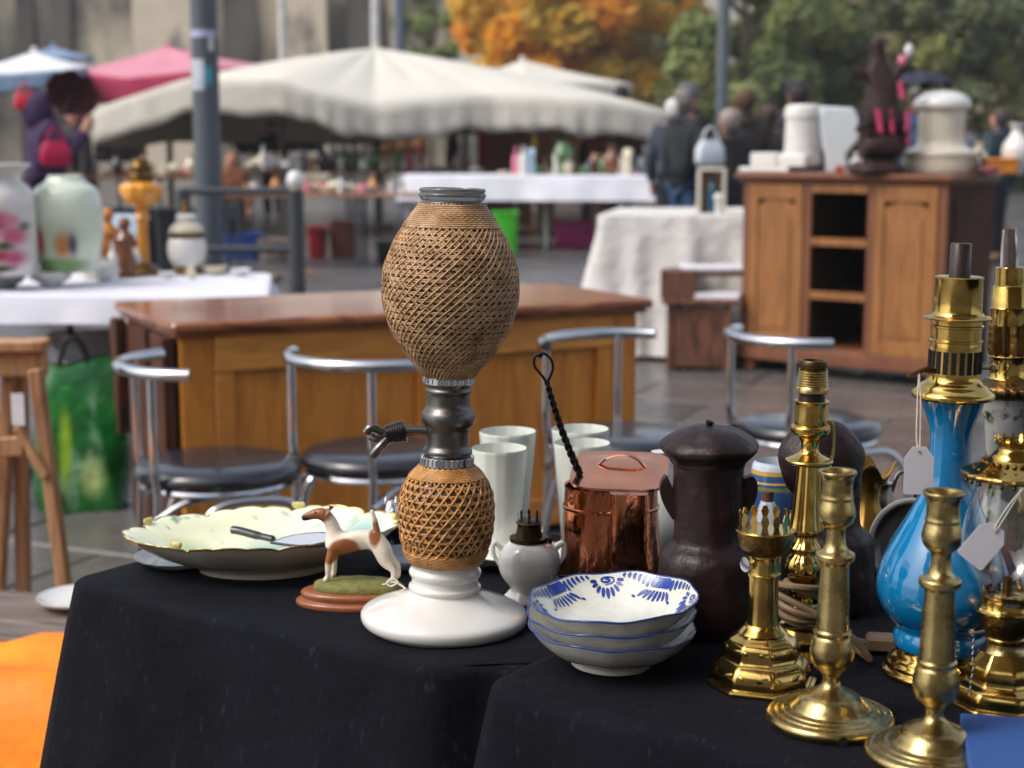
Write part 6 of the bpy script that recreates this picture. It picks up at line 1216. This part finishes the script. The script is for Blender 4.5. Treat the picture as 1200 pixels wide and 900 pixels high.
def umbrella(label, px, Y_, row, rpx, col, tilt=(0, 0), down=1.05, name='umbrella'):
    k_ = Y_ / F; r = rpx * k_; x = at(px, row, Y_).x; z = hz(row, Y_); t = thing(name, label, 'umbrella', (x, Y_, z), rot=(tilt[0], tilt[1], .3)); m_ = mk('umbrella_%d_%d' % (px, row), col, .75, var=.12)
    g = G(); g.lathe(dense([(-r * .42, r), (-r * .25, r * .85), (-r * .08, r * .5), (0, .02), (.0, .0)], 4), 32, lambda tt, i, zz, q_: (zz - .06 * (q_ / r) ** 2 * abs(math.sin(4 * tt)) ** .8 * -1 - .04 * (q_ / r) ** 2, q_), cap=False); o = g.build('canopy', m_, t, ang=80); q2 = o.modifiers.new('s', 'SOLIDIFY'); q2.thickness = .004
    g = G(); g.tube([(0, 0, .06), (0, 0, -down)], .008, 8); g.build('shaft', BLKM, t)
    g = G(); g.tube(cr_([(0, 0, -down), (0, 0, -down - .06), (.03, 0, -down - .09), (.06, 0, -down - .06)], 4), .012, 8); g.build('handle', BLKM, t)
    for k2 in range(8): a = k2 * math.pi / 4; g = G(); g.tube([(0, 0, -.03), (r * .97 * math.cos(a), r * .97 * math.sin(a), -r * .41)], .004, 5); g.build('rib', BLKM, t)
umbrella('open navy umbrella above the blue coated person behind the sideboard', 1080, 14.3, 84, 36, (34, 38, 56), down=.75)
umbrella('dark maroon open umbrella tilted beside the purple hooded person', 88, 13.2, 103, 31, (74, 16, 34), (R(-52), R(28)), down=.4)
def bag(label, px, row, Y_, col, s=1):
    p = at(px, row, Y_); t = thing('handbag', label, 'bag', p, .4); g = G(); loft(g, [rsq(.12 * s, .05 * s, -.14 * s, 24, 4), rsq(.16 * s, .07 * s, -.1 * s, 24, 4), rsq(.15 * s, .06 * s, .04 * s, 24, 4), rsq(.10 * s, .03 * s, .12 * s, 24, 4)]); g.build('bag_body', mk('bag_%d' % px, col, .5, var=.15), t, ang=60)
    g = G(); g.tube(cr_([(-.1 * s, 0, .1 * s), (-.06 * s, 0, .2 * s), (0, 0, .25 * s), (.06 * s, 0, .2 * s), (.1 * s, 0, .1 * s)], 5), .01, 6); g.build('strap', mk('bag_%d' % px, col), t)
bag('crimson handbag held in front of the purple coat', 65, 179, 13.1, (180, 10, 70), .8)
bag('white plastic bag carried by the dark grey coated person', 832, 178, 13.0, (206, 214, 220), .8)
bag('coral red rucksack on the shoulder of the purple hooded person', 29, 118, 13.4, (216, 50, 70), .55)
# ================================================================ buildings
STONE = mk('old_stone', (186, 174, 152), .9, var=.2, scale=.35, bump=.5, bscale=3, dist=.05, col2=(140, 130, 112), speck=((96, 92, 84), .45, .48, .62, (1, 1, .5)))
STONE2 = mk('dressed_stone', (204, 190, 168), .9, var=.12, scale=.5, speck=((120, 112, 100), .8, .55, .7, (1, 1, .4)))
STONED = mk('grimy_stone', (92, 86, 80), .9, var=.25, scale=.4, speck=((54, 50, 50), .8, .5, .7, (1, 1, .4)))
Yw = 62; bl = thing('stone_building', 'weathered pale stone building with buttresses behind the parasols', 'building', (0, Yw, 0))
def bx(name, x0, x1, y0, y1, z0, z1, m, par=bl, c=.02): g = G(); g.box(x0, x1, y0, y1, z0, z1, c); return g.build(name, m, par)
xl_, xr_ = at(-300, 0, Yw).x, at(522, 0, Yw).x
bx('wall', xl_, xr_, 0, 8, 0, 10, STONE); bx('roof', xl_ - .3, xr_ + .3, -1.2, 8.4, 10.003, 10.4, STONED)
rw = random.Random(12)
for p0, p1, m_, d_ in ((160, 228, STONE2, .8), (262, 300, STONED, .3), (336, 385, STONE2, .8), (408, 446, STONED, .4), (20, 40, STONED, .3), (-60, -20, STONE2, .8), (60, 84, STONED, .3), (460, 474, STONE2, .8)):
    x0, x1 = at(p0, 0, Yw).x, at(p1, 0, Yw).x; bx('buttress', x0, x1, -d_, -.003, 0, 9.2, m_); bx('buttress_cap', x0 - .1, x1 + .1, -d_ - .1, -.002, 9.203, 9.5, m_)
b2 = thing('pale_building', 'pale rendered building glimpsed behind the trees on the right', 'building', (0, 75, 0)); PR = mk('pale_render', (196, 188, 176), .9, var=.06, scale=.3)
bx('wall', 2, 46, 0, 8, 0, 11.4, PR, b2); bx('roof', 1.6, 46.4, -.4, 8.4, 11.403, 12, mk('slate', (90, 92, 100), .6), b2)
for i in range(12):
    for z in (1.5, 5.2, 9): f_ = bx('window', 3.5 + i * 3.5, 4.8 + i * 3.5, -.06, -.003, z, z + 2, mk('cream_paint', (198, 192, 178)), b2); g = G(); g.box(3.6 + i * 3.5, 4.7 + i * 3.5, -.09, -.061, z + .1, z + 1.9); g.build('pane', mk('dark_window_glass', (26, 28, 32), .12, coat=.4), f_)
# houses on the camera's own side of the square, seen in the brass and glaze
b3 = thing('street_houses', 'stone houses on the near side of the square, mirrored in the brass', 'building', (0, -22, 0), math.pi)
bx('wall', -30, 30, 0, 8, 0, 11, STONE2, b3); bx('roof', -30.4, 30.4, -.4, 8.4, 11.003, 11.8, MATS['slate'], b3)
for i in range(14):
    for z in (1.2, 4.6, 8): f_ = bx('window', -28 + i * 4, -26.6 + i * 4, -.06, -.003, z, z + 2, STONED, b3); g = G(); g.box(-27.9 + i * 4, -26.7 + i * 4, -.09, -.061, z + .1, z + 1.9); g.build('pane', mk('dark_window_glass', (26, 28, 32), .12, coat=.4), f_)
# ================================================================ trees
def tree(label, x, y, h, rx, cz, rz_, cols, nclump, nleaf, seed, tr=.22, ls=(.14, .26), lowz=1.2):
    q = random.Random(seed); t = thing('tree', label, 'tree', (x, y, 0), 0, 'trees along the far side of the square')
    BK = mk('grey_bark', (92, 82, 72), .9, var=.3, scale=4, bump=.8, bscale=12, dist=.03)
    g = G(); g.tube(cr_([(0, 0, 0), (q.uniform(-.1, .1), 0, h * .2), (q.uniform(-.2, .2), q.uniform(-.2, .2), h * .45), (q.uniform(-.3, .3), 0, h * .85)], 4), [tr * (1.15 - .085 * i) for i in range(13)], 10); g.build('trunk', BK, t)
    cl = []
    for i in range(nclump):
        while True:
            a = Vector((q.uniform(-1, 1), q.uniform(-1, 1), q.uniform(-1, 1)))
            if a.length < 1: break
        c_ = Vector((a.x * rx, a.y * rx * .8, cz + a.z * rz_))
        if c_.z > lowz: cl.append((c_, q.uniform(.35, .8) * rx * .34, q.randrange(len(cols))))
    for c_, r_, _ in cl[:10]:
        g = G(); z0 = max(h * .18, min(h * .7, c_.z - .8)); g.tube(cr_([(0, 0, z0), tuple(Vector((0, 0, z0)).lerp(c_, .5) + Vector((0, 0, .2))), tuple(c_)], 3), [tr * .45, tr * .4, tr * .34, tr * .28, tr * .2, tr * .12, tr * .06], 6); g.build('limb', BK, t)
    gs = G(); per_ = nleaf // max(1, len(cl)); vs, fs, mi = [], [], []
    for c_, r_, m_ in cl:
        for k_ in range(per_):
            d = Vector((q.gauss(0, 1), q.gauss(0, 1), q.gauss(0, .8))).normalized() * r_ * q.uniform(.25, 1.15); p = c_ + d
            a = Vector((q.gauss(0, 1), q.gauss(0, 1), q.gauss(0, 1))).normalized(); b = a.orthogonal().normalized(); s_ = q.uniform(*ls); n0 = len(vs)
            vs += [p - a * s_, p + b * s_ * .5, p + a * s_, p - b * s_ * .5]; fs.append((n0, n0 + 1, n0 + 2, n0 + 3)); mi.append(m_ if q.random() < .75 else q.randrange(len(cols)))
    gs.v = [tuple(v) for v in vs]; gs.f = fs; gs.m = mi
    o = gs.build('crown', cols, t, smooth=False, norm=False); return t
def leafm(nm, col):
    new = nm not in MATS; m = mk(nm, col, .6, var=.2, scale=1.5)
    if new:                                     # light passes through the leaves
        n, l = m.node_tree.nodes, m.node_tree.links; b = n['Principled BSDF']; tr_ = n.new('ShaderNodeBsdfTranslucent'); mx = n.new('ShaderNodeMixShader'); mx.inputs[0].default_value = .6
        l.new(b.inputs['Base Color'].links[0].from_socket, tr_.inputs['Color']); l.new(b.outputs[0], mx.inputs[1]); l.new(tr_.outputs[0], mx.inputs[2])
        l.new(mx.outputs[0], [q_ for q_ in n if q_.type == 'OUTPUT_MATERIAL'][0].inputs['Surface'])
    return m
OR = [leafm('orange_leaf', (240, 180, 60)), leafm('gold_leaf', (244, 206, 92)), leafm('rust_leaf', (238, 176, 72)), leafm('olive_gold_leaf', (204, 180, 84))]
GR = [leafm('green_leaf', (150, 162, 104)), leafm('deep_green_leaf', (122, 136, 92)), leafm('yellow_green_leaf', (178, 180, 110)), leafm('mid_green_leaf', (164, 172, 116))]
GD = [leafm('dark_green_leaf', (120, 128, 92)), leafm('deep_green_leaf', (38, 60, 24)), leafm('green_leaf', (66, 92, 34))]
GY = [leafm('olive_leaf', (156, 160, 108)), leafm('yellow_green_leaf', (116, 128, 40)), leafm('khaki_leaf', (202, 194, 146)), leafm('dark_green_leaf', (120, 128, 92))]
X = lambda px, Y: at(px, 60, Y).x
tree('big orange autumn tree behind the cream parasols', X(655, 44), 44, 9, 2.6, 4.6, 3.9, OR, 60, 26000, 3)
tree('orange autumn tree right of the biggest one, reaching down to the man in the cap', X(725, 46), 46, 8.5, 2.5, 4.3, 3.6, OR, 50, 20000, 4)
tree('pale green young tree between the stone building and the orange tree', X(503, 50), 50, 8, 1.0, 4.2, 3.6, [leafm('pale_green_leaf', (150, 164, 104)), leafm('green_leaf', (66, 92, 34)), leafm('mid_green_leaf', (84, 106, 42))], 26, 8000, 5, tr=.12)
tree('bushy green tree right of the orange trees', X(868, 42), 42, 9, 2.3, 4.2, 4.2, GR, 56, 22000, 6)
tree('dark green tree behind the person in the navy cap', X(955, 44), 44, 8.5, 2.2, 3.6, 4.0, GD + [GR[3]], 50, 20000, 7)
tree('olive yellow tree behind the carved statue', X(1045, 47), 47, 9, 2.5, 4.6, 4.0, GY, 40, 15000, 8)
tree('dark olive tree behind the ivory tureen', X(1130, 43), 43, 8.5, 2.3, 4.0, 3.8, GY + [GD[0]], 46, 17000, 9)
tree('green tree at the right edge of the square', X(1215, 45), 45, 9, 2.6, 4.2, 4.2, GR, 40, 15000, 10)
tree('dark green tree farther back behind the orange trees', X(800, 58), 58, 9, 2.6, 4.4, 4.0, GD, 30, 10000, 11)
# low hedge mass closing the square under the crowns
q = random.Random(9); vs, fs, mi = [], [], []
for i in range(26000):
    x = q.uniform(-1, 24); y = 50 + q.uniform(-1, 1) + .6 * math.sin(x); z = q.uniform(0, 1.9 + .5 * math.sin(x * .9) + .3 * math.sin(x * 2.3)); a = Vector((q.gauss(0, 1), q.gauss(0, 1), q.gauss(0, 1))).normalized(); b = a.orthogonal().normalized(); s_ = q.uniform(.08, .2); p = Vector((x, y, z)); n0 = len(vs)
    vs += [p - a * s_, p + b * s_ * .6, p + a * s_, p - b * s_ * .6]; fs.append((n0, n0 + 1, n0 + 2, n0 + 3)); mi.append(q.randrange(3))
g = G(); g.v = [tuple(v) for v in vs]; g.f = fs; g.m = mi; o = g.build('hedge', GD, smooth=False, norm=False); tag(o, 'dark green clipped hedge under the trees across the square', 'hedge', kind='stuff')
# ================================================================ damp air over the square
hzm = bpy.data.materials.new('damp_air'); hzm.use_nodes = True; n_ = hzm.node_tree.nodes; n_.clear()
pv_ = n_.new('ShaderNodeVolumePrincipled'); pv_.inputs['Density'].default_value = .001; pv_.inputs['Color'].default_value = (.93, .94, .96, 1); pv_.inputs['Anisotropy'].default_value = .2
hzm.node_tree.links.new(pv_.outputs[0], n_.new('ShaderNodeOutputMaterial').inputs['Volume'])
g = G(); g.add([(x, y, z) for z in (-1.2, 14) for x, y in ((-70, -35), (70, -35), (70, 95), (-70, 95))], [(3, 2, 1, 0), (4, 5, 6, 7), (0, 1, 5, 4), (1, 2, 6, 5), (2, 3, 7, 6), (3, 0, 4, 7)])
o = g.build('haze', hzm, smooth=False); tag(o, None, None, kind='stuff')
# ================================================================ unseen parasol guessed over the stall, put in to shape shade and reflections
parasol('cream parasol added out of view to shape the shade and reflections in the brass', (1.1, -.1, 2.75), [(-.2, -1.5, 2.2, .2), (2.4, -1.5, 2.2, .2), (2.4, 1.3, 2.2, .2), (-.2, 1.3, 2.2, .2)], 0, (CANV, VAL))
label_wares()
